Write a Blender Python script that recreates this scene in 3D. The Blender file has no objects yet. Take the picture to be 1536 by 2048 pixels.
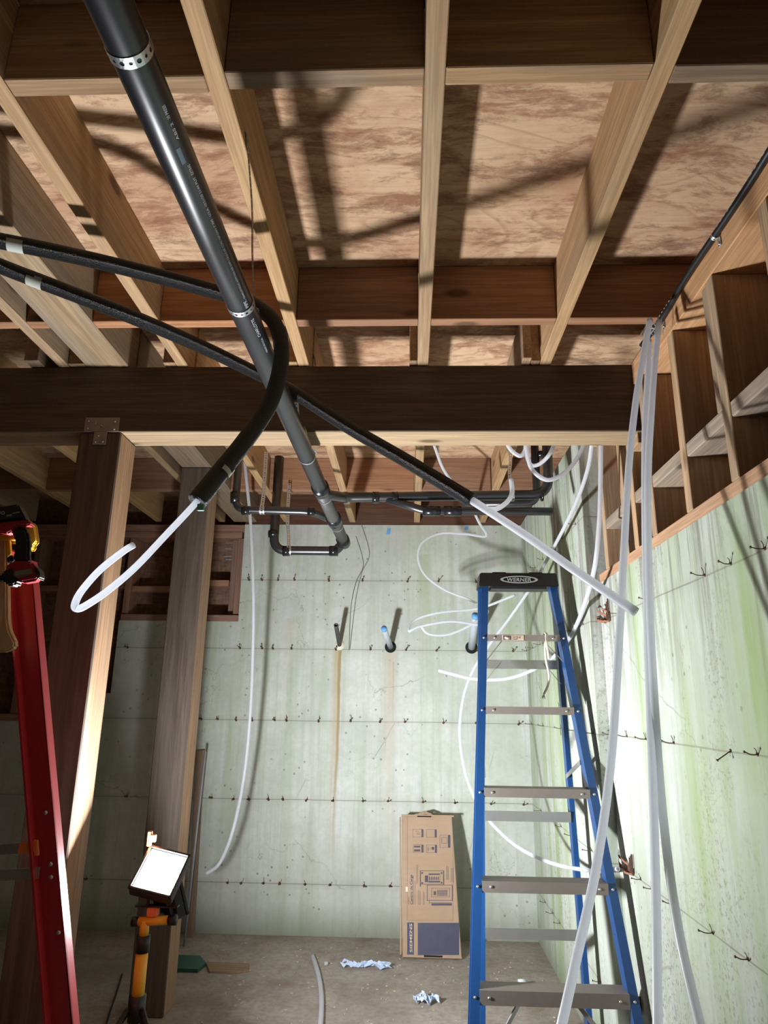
import bpy, bmesh, math, random
from mathutils import Vector, Matrix
random.seed(7)
C = bpy.context.scene.collection
H = 1.19                      # camera height above the floor

# ------------------------------------------------------------------ camera, world, exposure
FPX, CX, CY = 1360.0, 768.0, 1024.0
_Y = Vector((817-CX, -(1412-CY), -FPX)).normalized()
_Z = Vector((832-CX, 1024+3747, -FPX)); _Z = (_Z - _Z.dot(_Y)*_Y).normalized()
_X = _Y.cross(_Z)
R3 = Matrix((_X, _Y, _Z))     # camera vector -> room vector
cam = bpy.data.cameras.new('camera'); camo = bpy.data.objects.new('camera', cam); C.objects.link(camo)
camo.matrix_world = Matrix.Translation((0, 0, H)) @ R3.to_4x4()
cam.sensor_fit = 'VERTICAL'; cam.sensor_height = 24.0; cam.lens = FPX/2048*24.0
cam.clip_start = 0.05; cam.clip_end = 60
bpy.context.scene.camera = camo

vs = bpy.context.scene.view_settings
vs.view_transform = 'Standard'; vs.look = 'None'; vs.gamma = 1; vs.use_curve_mapping = False
vs.exposure = 0.06
w = bpy.data.worlds.new('world'); bpy.context.scene.world = w; w.use_nodes = True
w.node_tree.nodes['Background'].inputs[0].default_value = (0.75, 0.85, 1.0, 1)
w.node_tree.nodes['Background'].inputs[1].default_value = 0.012

LAMP = Vector((-.699, 2.10, -.457 + H))
LAMP_COL = (0.93, 0.96, 1.0)
E_FRONT, E_BACK = 47.0, 44.0
N_FRONT = Vector((.14, -.70, .70)).normalized()
N_BACK = Vector((.66, .66, .33)).normalized()

# ------------------------------------------------------------------ pixel geometry helpers (points on real planes)
def ray(px, py): return R3 @ Vector(((px-CX)/FPX, -(py-CY)/FPX, -1.0))
def aY(px, py, y): d = ray(px, py); p = d*(y/d.y); return Vector((p.x, p.y, p.z+H))
def aX(px, py, x): d = ray(px, py); p = d*(x/d.x); return Vector((p.x, p.y, p.z+H))
def aZ(px, py, h): d = ray(px, py); p = d*(h/d.z); return Vector((p.x, p.y, p.z+H))
def D(px, py, dep): p = ray(px, py)*dep; return Vector((p.x, p.y, p.z+H))

# ------------------------------------------------------------------ materials
class NT:
    def __init__(s, name):
        s.m = bpy.data.materials.new(name); s.m.use_nodes = True
        s.t = s.m.node_tree; s.b = s.t.nodes['Principled BSDF']
        s.tc = s.t.nodes.new('ShaderNodeTexCoord')
    def n(s, ty, **kw):
        nd = s.t.nodes.new(ty)
        for k, v in kw.items(): setattr(nd, k, v)
        return nd
    def l(s, a, b): s.t.links.new(a, b)
    def mapping(s, src, scale, loc=(0,0,0), rot=(0,0,0)):
        mp = s.n('ShaderNodeMapping'); s.l(src, mp.inputs[0])
        mp.inputs['Scale'].default_value = scale; mp.inputs['Location'].default_value = loc; mp.inputs['Rotation'].default_value = rot
        return mp.outputs[0]
    def noise(s, vec, scale, detail=4, rough=.55, dist=0):
        nd = s.n('ShaderNodeTexNoise'); s.l(vec, nd.inputs['Vector'])
        nd.inputs['Scale'].default_value = scale; nd.inputs['Detail'].default_value = detail
        nd.inputs['Roughness'].default_value = rough; nd.inputs['Distortion'].default_value = dist
        return nd.outputs[0]
    def ramp(s, fac, stops):
        r = s.n('ShaderNodeValToRGB'); s.l(fac, r.inputs[0])
        e = r.color_ramp.elements
        while len(e) < len(stops): e.new(.5)
        for el, (p, c) in zip(e, stops):
            el.position = p; el.color = (c, c, c, 1) if isinstance(c, (int, float)) else (*c, 1)
        return r.outputs[0]
    def mix(s, fac, a, b, mode='MIX'):
        m = s.n('ShaderNodeMix', data_type='RGBA', blend_type=mode)
        for i, v in ((0, fac), (6, a), (7, b)):
            if isinstance(v, (int, float)): m.inputs[i].default_value = v
            elif isinstance(v, tuple): m.inputs[i].default_value = (*v, 1)
            else: s.l(v, m.inputs[i])
        return m.outputs[2]
    def math(s, op, a, b=None, c=None):
        m = s.n('ShaderNodeMath', operation=op)
        for i, v in enumerate((a, b, c)):
            if v is None: continue
            if isinstance(v, (int, float)): m.inputs[i].default_value = v
            else: s.l(v, m.inputs[i])
        return m.outputs[0]
    def bump(s, hgt, strength, dist=.01):
        b = s.n('ShaderNodeBump'); s.l(hgt, b.inputs['Height'])
        b.inputs['Strength'].default_value = strength; b.inputs['Distance'].default_value = dist
        s.l(b.outputs[0], s.b.inputs['Normal'])
    def col(s, c):
        if isinstance(c, tuple): s.b.inputs['Base Color'].default_value = (*c, 1)
        else: s.l(c, s.b.inputs['Base Color'])
    def rough(s, r): s.b.inputs['Roughness'].default_value = r

def plain(name, c, rough=.5, metal=0., noise_amt=.12, scale=30, bump=0.0, spec=None):
    t = NT(name)
    f = t.noise(t.mapping(t.tc.outputs['Object'], (1,1,1)), scale, 4)
    a = tuple(x*(1-noise_amt) for x in c); b = tuple(min(1, x*(1+noise_amt)) for x in c)
    t.col(t.mix(f, a, b)); t.rough(rough); t.b.inputs['Metallic'].default_value = metal
    if spec is not None: t.b.inputs['Specular IOR Level'].default_value = spec
    if bump: t.bump(f, bump, .002)
    return t.m

def wood(name, c1, c2, axis, grey=.15, knot=True):
    """sawn lumber, grain along axis 0/1/2"""
    t = NT(name)
    oi = t.n('ShaderNodeObjectInfo')
    addv = t.n('ShaderNodeVectorMath', operation='ADD'); t.l(t.tc.outputs['Object'], addv.inputs[0])
    sc = t.n('ShaderNodeVectorMath', operation='SCALE'); sc.inputs[0].default_value = (13.1, 7.7, 5.3)
    t.l(oi.outputs['Random'], sc.inputs['Scale']); t.l(sc.outputs[0], addv.inputs[1])
    v = addv.outputs[0]
    s = [28, 28, 28]; s[axis] = 1.1
    g = t.noise(t.mapping(v, tuple(s)), 1.6, 5, .6, .8)
    s2 = [160, 160, 160]; s2[axis] = 5
    fine = t.noise(t.mapping(v, tuple(s2)), 1.0, 3, .6)
    s4 = [9, 9, 9]; s4[axis] = 1.0
    big = t.noise(t.mapping(v, tuple(s4)), .8, 4, .6, 1.2)
    col = t.mix(t.ramp(g, [(.3, 0.), (.68, 1.)]), c1, c2)
    col = t.mix(t.math('MULTIPLY', t.ramp(fine, [(.42, 1.), (.6, 0.)]), .35), col, tuple(x*.5 for x in c1))
    gm = t.ramp(big, [(.45, 0.), (.7, 1.)])
    col = t.mix(t.math('MULTIPLY', gm, grey*2.2), col, (.20, .18, .155))
    hv = t.n('ShaderNodeHueSaturation'); t.l(col, hv.inputs['Color'])
    t.l(t.math('MULTIPLY_ADD', oi.outputs['Random'], .36, .80), hv.inputs['Value'])
    t.l(t.math('MULTIPLY_ADD', oi.outputs['Random'], .2, .9), hv.inputs['Saturation'])
    col = hv.outputs[0]
    if knot:
        vo = t.n('ShaderNodeTexVoronoi'); s3 = [7, 7, 7]; s3[axis] = 2.6
        t.l(t.mapping(v, tuple(s3)), vo.inputs['Vector']); vo.inputs['Scale'].default_value = 1.0
        km = t.ramp(vo.outputs['Distance'], [(.07, 1.), (.13, 0.)])
        col = t.mix(t.math('MULTIPLY', km, .75), col, (.07, .04, .022))
    t.col(col); t.rough(.75); t.b.inputs['Specular IOR Level'].default_value = .2
    t.bump(t.math('ADD', fine, g), .25, .002)
    return t.m

def plywood():
    t = NT('plywood'); v = t.tc.outputs['Object']
    warp = t.noise(v, 2.2, 3)
    wv = t.n('ShaderNodeVectorMath', operation='MULTIPLY_ADD')
    t.l(warp, wv.inputs[0]); wv.inputs[1].default_value = (.12, .14, 0); t.l(v, wv.inputs[2])
    vv = wv.outputs[0]
    rings = t.noise(t.mapping(vv, (1.3, 3.2, 1)), 1.2, 1.5, .4, .4)
    band = t.math('FRACT', t.math('MULTIPLY', rings, 8.))
    grain = t.noise(t.mapping(v, (7, 150, 1)), 1, 4, .65)
    blot = t.noise(t.mapping(vv, (2.6, 8.5, 1)), 1.9, 12, .78, .2)
    blot2 = t.noise(t.mapping(v, (1.3, 2.2, 1), (3, 9, 0)), 1.5, 8, .7, .3)
    dark = t.noise(t.mapping(v, (2.0, 5.5, 1), (7, 1, 0)), 2.2, 12, .78, .1)
    col = t.mix(t.ramp(band, [(.0, 0.), (.8, .12), (.95, .8), (1., .1)]), (.60, .42, .265), (.44, .27, .16))
    col = t.mix(t.math('MULTIPLY', t.ramp(grain, [(.42, 0.), (.66, 1.)]), .30), col, (.34, .20, .12))
    col = t.mix(t.math('MULTIPLY', t.ramp(blot2, [(.46, 0.), (.62, 1.)]), .65), col, (.40, .21, .12))
    col = t.mix(t.math('MULTIPLY', t.ramp(blot, [(.49, 0.), (.54, .55), (.62, 1.)]), .85), col, (.23, .10, .055))
    col = t.mix(t.math('MULTIPLY', t.ramp(dark, [(.54, 0.), (.64, 1.)]), .6), col, (.14, .075, .045))
    vo = t.n('ShaderNodeTexVoronoi'); t.l(t.mapping(v, (2.1, 3.4, 1)), vo.inputs['Vector']); vo.inputs['Scale'].default_value = 1.3
    kd = vo.outputs['Distance']
    kn = t.ramp(kd, [(.02, 1.), (.03, .3), (.045, .6), (.06, 0.)])
    col = t.mix(t.math('MULTIPLY', kn, .7), col, (.13, .06, .03))
    t.col(col); t.rough(.8); t.b.inputs['Specular IOR Level'].default_value = .15
    t.bump(grain, .15, .002)
    return t.m

ROWS = [.732, .318, -.09, -.515, -.94]
def concrete(name, green, streak_x=None, vaxis='z'):
    t = NT(name); g = t.n('ShaderNodeNewGeometry'); P = g.outputs['Position']
    sep = t.n('ShaderNodeSeparateXYZ'); t.l(P, sep.inputs[0])
    base = t.noise(P, 2.2, 8, .65)
    fine = t.noise(P, 45, 5, .6)
    col = t.mix(t.ramp(base, [(.3, 0.), (.7, 1.)]), (.40, .425, .39) if green > .9 else (.44, .465, .43), (.58, .60, .56) if green > .9 else (.64, .665, .63))
    col = t.mix(t.math('MULTIPLY', t.ramp(fine, [(.35, 1.), (.6, 0.)]), .25), col, (.38, .39, .35))
    # green algae streaks running down
    st = t.noise(t.mapping(P, (9, 9, .55)), 1.0, 6, .65, .2)
    big = t.noise(t.mapping(P, (1.5, 1.5, .5), (4, 2, 1)), 1.0, 4, .6)
    gm = t.math('MULTIPLY', t.ramp(st, [(.42, 0.), (.66, 1.)]), t.ramp(big, [(.38, 0.), (.62, 1.)]))
    col = t.mix(t.math('MULTIPLY', gm, green), col, (.27, .36, .15))
    st2 = t.noise(t.mapping(P, (26, 26, 1.0), (1, 5, 2)), 1.0, 5, .6, .1)
    col = t.mix(t.math('MULTIPLY', t.ramp(st2, [(.50, 0.), (.66, 1.)]), .30*min(1, green+.35)), col, (.30, .31, .24))
    # formwork joints
    for k, h in enumerate(ROWS):
        wob = t.math('MULTIPLY_ADD', base, .010, h + H - .005)
        d = t.math('ABSOLUTE', t.math('SUBTRACT', sep.outputs[2], wob))
        m = t.math('LESS_THAN', d, .0022)
        soft = t.math('MULTIPLY', t.math('SUBTRACT', 1.0, t.math('MINIMUM', t.math('DIVIDE', d, .03), 1.0)), .30)
        col = t.mix(t.math('MULTIPLY', soft, fine), col, (.25, .25, .18))
        col = t.mix(t.math('MULTIPLY', m, .6), col, (.16, .15, .12))
    # pits and cracks
    vo = t.n('ShaderNodeTexVoronoi'); t.l(P, vo.inputs['Vector']); vo.inputs['Scale'].default_value = 22
    pm = t.math('MULTIPLY', t.math('LESS_THAN', vo.outputs['Distance'], .13), t.ramp(t.noise(P, 3.5, 3), [(.52, 0.), (.58, 1.)]))
    col = t.mix(t.math('MULTIPLY', pm, .75), col, (.20, .20, .17))
    vc = t.n('ShaderNodeTexVoronoi', feature='DISTANCE_TO_EDGE')
    wn = t.n('ShaderNodeVectorMath', operation='MULTIPLY_ADD'); t.l(t.noise(P, 6, 5), wn.inputs[0]); wn.inputs[1].default_value = (.5, .5, .5); t.l(P, wn.inputs[2])
    t.l(wn.outputs[0], vc.inputs['Vector']); vc.inputs['Scale'].default_value = 1.7
    cm = t.math('MULTIPLY', t.math('LESS_THAN', vc.outputs['Distance'], .004), t.ramp(t.noise(P, 1.8, 2), [(.5, 0.), (.55, 1.)]))
    col = t.mix(t.math('MULTIPLY', cm, .55), col, (.25, .25, .20))
    if streak_x:                                           # rust stains running down below wall penetrations
        for (x, wd, top, bot, c, amt) in streak_x:
            xx = t.math('ADD', sep.outputs[0], t.math('MULTIPLY_ADD', t.noise(t.mapping(P, (4, 4, 3)), 1, 3), .03, -.015))
            d = t.math('DIVIDE', t.math('ABSOLUTE', t.math('SUBTRACT', xx, x)), wd)
            m = t.math('SUBTRACT', 1.0, t.math('MINIMUM', d, 1.0))
            z0 = t.math('LESS_THAN', sep.outputs[2], top + H)
            fz = t.n('ShaderNodeMapRange'); t.l(sep.outputs[2], fz.inputs[0])
            fz.inputs[1].default_value = bot+H; fz.inputs[2].default_value = top+H; fz.inputs[3].default_value = 0; fz.inputs[4].default_value = 1
            m = t.math('MULTIPLY', t.math('MULTIPLY', m, z0), t.math('MULTIPLY', fz.outputs[0], amt))
            col = t.mix(t.math('MINIMUM', m, .9), col, c)
    if green > .9:
        tp = t.n('ShaderNodeMapRange'); t.l(sep.outputs[2], tp.inputs[0])
        tp.inputs[1].default_value = -.15+H; tp.inputs[2].default_value = .45+H; tp.inputs[3].default_value = 0; tp.inputs[4].default_value = 1
        dr_ = t.noise(t.mapping(P, (17, 17, .9), (2, 2, 7)), 1.0, 7, .7, .15)
        col = t.mix(t.math('MULTIPLY', t.math('MULTIPLY', t.ramp(dr_, [(.50, 0.), (.60, 1.)]), tp.outputs[0]), .75), col, (.17, .16, .125))
        pt_ = t.noise(P, 70, 4, .7); rg = t.noise(t.mapping(P, (3, 3, 1.2), (9, 4, 4)), 1.0, 4, .6)
        col = t.mix(t.math('MULTIPLY', t.math('MULTIPLY', t.ramp(pt_, [(.54, 0.), (.60, 1.)]), t.ramp(rg, [(.5, 0.), (.6, 1.)])), .65), col, (.20, .19, .15))
        gb = t.noise(t.mapping(P, (2.4, 2.4, .5), (3, 8, 2)), 1.0, 5, .6, .2)
        col = t.mix(t.math('MULTIPLY', t.ramp(gb, [(.5, 0.), (.64, 1.)]), .38), col, (.30, .38, .17))
    # darker green-brown towards the foot of the wall
    fz = t.n('ShaderNodeMapRange'); t.l(t.math('ADD', sep.outputs[2], t.math('MULTIPLY', base, -.14)), fz.inputs[0])
    fz.inputs[1].default_value = -.07; fz.inputs[2].default_value = .10; fz.inputs[3].default_value = .7; fz.inputs[4].default_value = 0
    col = t.mix(fz.outputs[0], col, (.17, .19, .12))
    t.col(col); t.rough(.9); t.b.inputs['Specular IOR Level'].default_value = .2
    t.bump(t.math('ADD', fine, t.math('MULTIPLY', pm, -1.5)), .35, .003)
    return t.m

def floor_mat():
    t = NT('floor_concrete'); g = t.n('ShaderNodeNewGeometry'); P = g.outputs['Position']
    a = t.noise(P, 2.6, 8, .65, .4); b = t.noise(P, 40, 5, .6); c = t.noise(t.mapping(P, (1, 1, 1), (5, 3, 0)), 6, 6, .7)
    col = t.mix(t.ramp(a, [(.3, 0.), (.7, 1.)]), (.24, .205, .17), (.42, .375, .325))
    col = t.mix(t.math('MULTIPLY', t.ramp(c, [(.5, 0.), (.68, 1.)]), .55), col, (.19, .125, .075))
    col = t.mix(t.math('MULTIPLY', t.ramp(b, [(.4, 1.), (.55, 0.)]), .35), col, (.18, .15, .12))
    vo = t.n('ShaderNodeTexVoronoi'); t.l(P, vo.inputs['Vector']); vo.inputs['Scale'].default_value = 60
    m = t.math('MULTIPLY', t.math('LESS_THAN', vo.outputs['Distance'], .12), t.ramp(c, [(.45, 0.), (.55, 1.)]))
    col = t.mix(t.math('MULTIPLY', m, .6), col, (.55, .47, .36))
    t.col(col); t.rough(.92); t.bump(b, .3, .003)
    return t.m

def osb():
    t = NT('strand_board'); v = t.tc.outputs['Object']
    vo = t.n('ShaderNodeTexVoronoi'); t.l(t.mapping(v, (9, 9, 30), (0,0,0), (.3, .5, .2)), vo.inputs['Vector']); vo.inputs['Scale'].default_value = 2
    vo2 = t.n('ShaderNodeTexVoronoi'); t.l(t.mapping(v, (30, 9, 9), (0,0,0), (.3, .8, .2)), vo2.inputs['Vector']); vo2.inputs['Scale'].default_value = 2
    f = t.math('MULTIPLY', t.math('ADD', vo.outputs['Distance'], vo2.outputs['Distance']), .6)
    t.col(t.mix(f, (.10, .05, .035), (.30, .17, .11))); t.rough(.8)
    return t.m

def foam():
    t = NT('black_foam'); v = t.tc.outputs['Object']
    n = t.noise(v, 260, 3, .8)
    t.col(t.mix(t.ramp(n, [(.55, 0.), (.75, 1.)]), (.012, .012, .013), (.045, .046, .05)))
    t.rough(.36); t.bump(n, 1.0, .012)
    return t.m

def pex():
    t = NT('translucent_tubing'); v = t.tc.outputs['Object']
    n = t.noise(v, 12, 3)
    t.col(t.mix(n, (.70, .72, .76), (.84, .85, .88))); t.rough(.35)
    tr = t.n('ShaderNodeBsdfTranslucent'); tr.inputs['Color'].default_value = (.90, .92, .96, 1)
    mx = t.n('ShaderNodeMixShader'); mx.inputs[0].default_value = .62
    t.l(t.b.outputs[0], mx.inputs[1]); t.l(tr.outputs[0], mx.inputs[2])
    t.l(mx.outputs[0], t.t.nodes['Material Output'].inputs['Surface'])
    return t.m

def cardboard():
    t = NT('cardboard'); v = t.tc.outputs['Object']
    n = t.noise(t.mapping(v, (12, 12, 60)), 1, 4); b = t.noise(v, 5, 4)
    col = t.mix(n, (.33, .225, .145), (.40, .28, .185))
    col = t.mix(t.math('MULTIPLY', t.ramp(b, [(.45, 0.), (.7, 1.)]), .4), col, (.46, .34, .24))
    t.col(col); t.rough(.85); t.bump(b, .3, .006)
    return t.m

def emit(name, c, s):
    m = bpy.data.materials.new(name); m.use_nodes = True
    b = m.node_tree.nodes['Principled BSDF']; b.inputs['Base Color'].default_value = (*c, 1)
    b.inputs['Emission Color'].default_value = (*c, 1); b.inputs['Emission Strength'].default_value = s
    return m

W1, W2 = (.37, .225, .115), (.54, .36, .20)
WJ = wood('lumber_along', W1, W2, 1, .12)
WB = wood('lumber_across', (.27, .165, .09), (.43, .285, .165), 0, .25)
WS = wood('lumber_upright', (.40, .25, .14), (.56, .39, .235), 2, .18)
WBEAM = wood('beam_timber', (.34, .23, .13), (.50, .36, .20), 0, .10)
WFACE = wood('beam_shaded_weathered_face', (.10, .07, .05), (.17, .12, .085), 0, .12)  # beam front: grey weathering plus its shade mixed into the colour
PFACE = wood('post_shaded_face', (.075, .058, .047), (.13, .10, .078), 2, .12)  # post fronts: shade painted into the wood colour
WPOST = wood('post_timber', (.25, .155, .10), (.40, .265, .165), 2, .18)
WPINK = wood('fir_across', (.30, .145, .08), (.44, .24, .135), 0, .05)
WDECK = wood('grey_beam', (.24, .165, .10), (.37, .265, .165), 1, .25)
PLY = plywood(); OSB = osb()
CON_F = concrete('concrete_far', .55, [(-.41, .014, .315, -.95, (.30, .21, .07), 1.6), (-.43, .03, .315, -.95, (.42, .33, .18), .8),
      (-.11, .05, .30, -1.0, (.46, .38, .27), .7), (-.72, .035, .5, -.2, (.42, .33, .2), .35), (-.09, .008, .25, -.1, (.36, .24, .12), .6), (.10, .06, .9, -.1, (.36, .40, .24), .5),
      (.60, .07, 1.1, -1.0, (.33, .42, .2), .45)])
CON_R = concrete('concrete_right', 1.0)
FLOOR = floor_mat()
FOAM = foam(); PEX = pex(); CARD = cardboard()
ABS = plain('black_plastic_pipe', (.016, .017, .020), .34, 0, .3, 9, .05, .9)
ABS2 = plain('black_fitting', (.012, .012, .014), .25, 0, .3, 12)
BLK = plain('black_plastic', (.012, .012, .013), .45, 0, .2)
RUBBER = plain('black_rubber', (.02, .02, .02), .8)
GALV = plain('galvanised_steel', (.62, .64, .66), .38, .9, .15, 60)
DULL = plain('dull_plate_steel', (.30, .25, .22), .5, .7, .25, 25)
ALU = plain('aluminium', (.62, .61, .60), .36, .9, .10, 25)
ALUD = plain('worn_aluminium', (.24, .205, .185), .5, .35, .15, 18)
BLUE = plain('blue_fibreglass', (.010, .058, .19), .35, 0, .12, 20)
RED = plain('red_fibreglass', (.42, .025, .03), .38, 0, .12, 20)
REDP = plain('red_plastic', (.30, .012, .02), .4)
YEL = plain('yellow_paint', (.78, .44, .03), .42)
ORNG = plain('orange_plastic', (.85, .22, .06), .45)
RUST = plain('rusty_steel', (.11, .055, .035), .85, .2, .5, 200, .4)
RUSTL = plain('rusty_strap', (.30, .13, .075), .85, .1, .4, 150, .4)
WHITE = plain('white_print', (.62, .66, .72), .6)
LGREY = plain('grey_print', (.40, .42, .44), .6)
PRINT = plain('dark_print', (.075, .06, .085), .7)
PRINTB = plain('navy_print', (.045, .045, .085), .6, 0, .3, 30)
BTAPE = plain('blue_tape', (.13, .36, .72), .6)
GREYPVC = plain('grey_conduit', (.42, .46, .50), .45)
ROPE = plain('white_rope', (.66, .62, .52), .8, 0, .2, 300, .5)
RAG = plain('pale_blue_wipe', (.50, .60, .78), .8)
GREENC = plain('green_plastic', (.02, .10, .075), .5)
TAPE = plain('grey_label', (.42, .42, .38), .6)
TANW = wood('tool_handle_wood', (.45, .27, .14), (.62, .42, .25), 2, .0, False)
PLUG = plain('black_hole', (.006, .006, .006), .9)
CREAM = plain('cream_sealant', (.72, .70, .58), .7)
WEB = plain('cobweb', (.55, .55, .52), .9)
STICK = plain('tan_sticker', (.55, .42, .30), .6)
LAMPF = emit('lamp_face', (.90, .95, 1.0), 40.0)

# ------------------------------------------------------------------ mesh helpers
def obj(name, bm, mats, parent=None, smooth=False, loc=None):
    me = bpy.data.meshes.new(name)
    bmesh.ops.recalc_face_normals(bm, faces=bm.faces)
    bm.to_mesh(me); bm.free()
    o = bpy.data.objects.new(name, me); C.objects.link(o)
    for m in (mats if isinstance(mats, (list, tuple)) else [mats]): me.materials.append(m)
    if smooth: me.polygons.foreach_set('use_smooth', [True]*len(me.polygons))
    if loc is not None: o.location = loc
    if parent is not None: o.parent = parent
    return o
def tag(o, label, cat, group=None, kind=None):
    if label: o['label'] = label
    if cat: o['category'] = cat
    if group: o['group'] = group
    if kind: o['kind'] = kind
    return o
def thing(name, label, cat, loc=(0,0,0), group=None):
    o = bpy.data.objects.new(name, None); C.objects.link(o); o.location = loc; o.empty_display_size = .05
    return tag(o, label, cat, group)
def struct(o, kind='structure'): o['kind'] = kind; return o

def bbox(bm, a, b, bev=0.0, mi=0, M=None):
    a = Vector(a); b = Vector(b); c = (a+b)/2; s = b-a
    r = bmesh.ops.create_cube(bm, size=1.0)
    vs_ = r['verts']
    bmesh.ops.scale(bm, vec=(abs(s.x), abs(s.y), abs(s.z)), verts=vs_)
    if bev:
        es = list({e for v in vs_ for e in v.link_edges})
        r2 = bmesh.ops.bevel(bm, geom=es, offset=bev, segments=1, affect='EDGES')
        vs_ = list({v for f in r2['faces'] for v in f.verts} | {v for v in vs_ if v.is_valid})
    bmesh.ops.translate(bm, vec=c, verts=vs_)
    if M is not None: bmesh.ops.transform(bm, matrix=M, verts=vs_)
    if mi:
        for f in {f for v in vs_ for f in v.link_faces}: f.material_index = mi
    return vs_
def box(name, a, b, mat, parent=None, bev=.0025):
    """axis aligned box with its origin at its centre"""
    a = Vector(a); b = Vector(b); c = (a+b)/2
    bm = bmesh.new(); bbox(bm, a-c, b-c, bev)
    return obj(name, bm, mat, parent, loc=c)
def shade_front(o, face_mat):
    """front faces get a darker wood: their shade painted in, plus some grey weathering"""
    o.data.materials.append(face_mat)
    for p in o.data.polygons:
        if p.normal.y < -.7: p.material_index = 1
def frame_of(t):
    t = t.normalized(); u = Vector((0,0,1)) if abs(t.z) < .9 else Vector((1,0,0))
    a = t.cross(u).normalized(); return a, t.cross(a).normalized()
def spline(pts, n=10):
    P = [Vector(p) for p in pts]
    if len(P) < 3: return P
    out = []
    for i in range(len(P)-1):
        p0 = P[i-1] if i else P[0]*2-P[1]; p1 = P[i]; p2 = P[i+1]
        p3 = P[i+2] if i+2 < len(P) else P[-1]*2-P[-2]
        for k in range(n):
            t = k/n
            out.append(.5*((2*p1)+(p2-p0)*t+(2*p0-5*p1+4*p2-p3)*t*t+(3*p1-p0-3*p2+p3)*t**3))
    out.append(P[-1]); return out
def sweep(bm, path, r, seg=14, hollow=0.0, mi=0, caps=True, radii=None):
    n = len(path); rings = []
    T = [(path[min(i+1, n-1)]-path[max(i-1, 0)]).normalized() for i in range(n)]
    a, b = frame_of(T[0])
    for i in range(n):
        a = (a - a.dot(T[i])*T[i]).normalized(); b = T[i].cross(a)
        rr = radii[i] if radii else r
        rings.append([bm.verts.new(path[i]+(a*math.cos(2*math.pi*k/seg)+b*math.sin(2*math.pi*k/seg))*rr) for k in range(seg)])
    fs = []
    for i in range(n-1):
        for k in range(seg):
            fs.append(bm.faces.new((rings[i][k], rings[i][(k+1) % seg], rings[i+1][(k+1) % seg], rings[i+1][k])))
    if caps:
        for ring, i, sgn in ((rings[0], 0, 1), (rings[-1], n-1, -1)):
            if hollow:
                c = path[i]; inn = [bm.verts.new(c+(v.co-c)*hollow) for v in ring]
                dp = [bm.verts.new(v.co+T[i]*sgn*r*1.2) for v in inn]
                for k in range(seg):
                    k2 = (k+1) % seg
                    fs.append(bm.faces.new((ring[k], ring[k2], inn[k2], inn[k])))
                    f = bm.faces.new((inn[k], inn[k2], dp[k2], dp[k])); fs.append(f)
                fs.append(bm.faces.new(dp))
            else: fs.append(bm.faces.new(ring))
    for f in fs: f.material_index = mi; f.smooth = True
    return fs
def tube(name, pts, r, mat, parent=None, sp=True, seg=14, hollow=0, n=10):
    bm = bmesh.new(); sweep(bm, spline(pts, n) if sp else [Vector(p) for p in pts], r, seg, hollow)
    o = obj(name, bm, mat, parent); return o
def cyl(bm, p0, p1, r, seg=20, mi=0, r2=None):
    p0 = Vector(p0); p1 = Vector(p1)
    sweep(bm, [p0, p1], r, seg, mi=mi, radii=[r, r if r2 is None else r2])
def fillet(pts, rad, n=6):
    """polyline with rounded corners"""
    P = [Vector(p) for p in pts]; out = [P[0]]
    for i in range(1, len(P)-1):
        a = (P[i-1]-P[i]); b = (P[i+1]-P[i]); d = min(rad, a.length*.49, b.length*.49)
        s = P[i]+a.normalized()*d; e = P[i]+b.normalized()*d
        for k in range(n+1):
            t = k/n; out.append(s*(1-t)**2+P[i]*2*t*(1-t)+e*t*t)
    out.append(P[-1]); return out
def strap_cells(bm, path, wdirs, width, pitch, mi=0, thick=.0008):
    """perforated steel band along a path with real holes"""
    L = [0]
    for i in range(1, len(path)): L.append(L[-1]+(path[i]-path[i-1]).length)
    N = max(1, int(L[-1]/pitch))
    def at(s):
        s = max(0, min(L[-1], s)); i = 1
        while i < len(L)-1 and L[i] < s: i += 1
        t = (s-L[i-1])/max(1e-9, L[i]-L[i-1])
        return path[i-1].lerp(path[i], t), wdirs[i-1].lerp(wdirs[i], t).normalized()
    cells = []
    for j in range(N):
        s0 = L[-1]*j/N; s1 = L[-1]*(j+1)/N; sm = (s0+s1)/2; hs = (s1-s0)/2
        outer = [(-1,-1),(0,-1),(1,-1),(1,0),(1,1),(0,1),(-1,1),(-1,0)]
        ov = []; iv = []
        rh = width*(.16 if j % 2 else .22)
        for (u, v) in outer:
            p, wd = at(sm+u*hs); ov.append(bm.verts.new(p+wd*v*width/2))
            q = Vector((u, v)).normalized()
            p, wd = at(sm+q.x*rh); iv.append(bm.verts.new(p+wd*q.y*rh))
        for k in range(8):
            f = bm.faces.new((ov[k], ov[(k+1) % 8], iv[(k+1) % 8], iv[k])); f.material_index = mi
    bmesh.ops.remove_doubles(bm, verts=bm.verts, dist=1e-5)
def strap(name, path, wdirs, width=.019, pitch=.011, parent=None, mat=None):
    bm = bmesh.new(); strap_cells(bm, path, wdirs, width, pitch)
    o = obj(name, bm, mat or GALV, parent); md = o.modifiers.new('thickness', 'SOLIDIFY'); md.thickness = .0009
    return o
def ring_strap(name, c, axis, r, parent=None, width=.019, a0=0, a1=360, pitch=.011):
    axis = axis.normalized(); a, b = frame_of(axis); path = []
    for k in range(49):
        t = math.radians(a0+(a1-a0)*k/48); path.append(c+(a*math.cos(t)+b*math.sin(t))*r)
    return strap(name, path, [axis]*49, width, pitch, parent)
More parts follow.
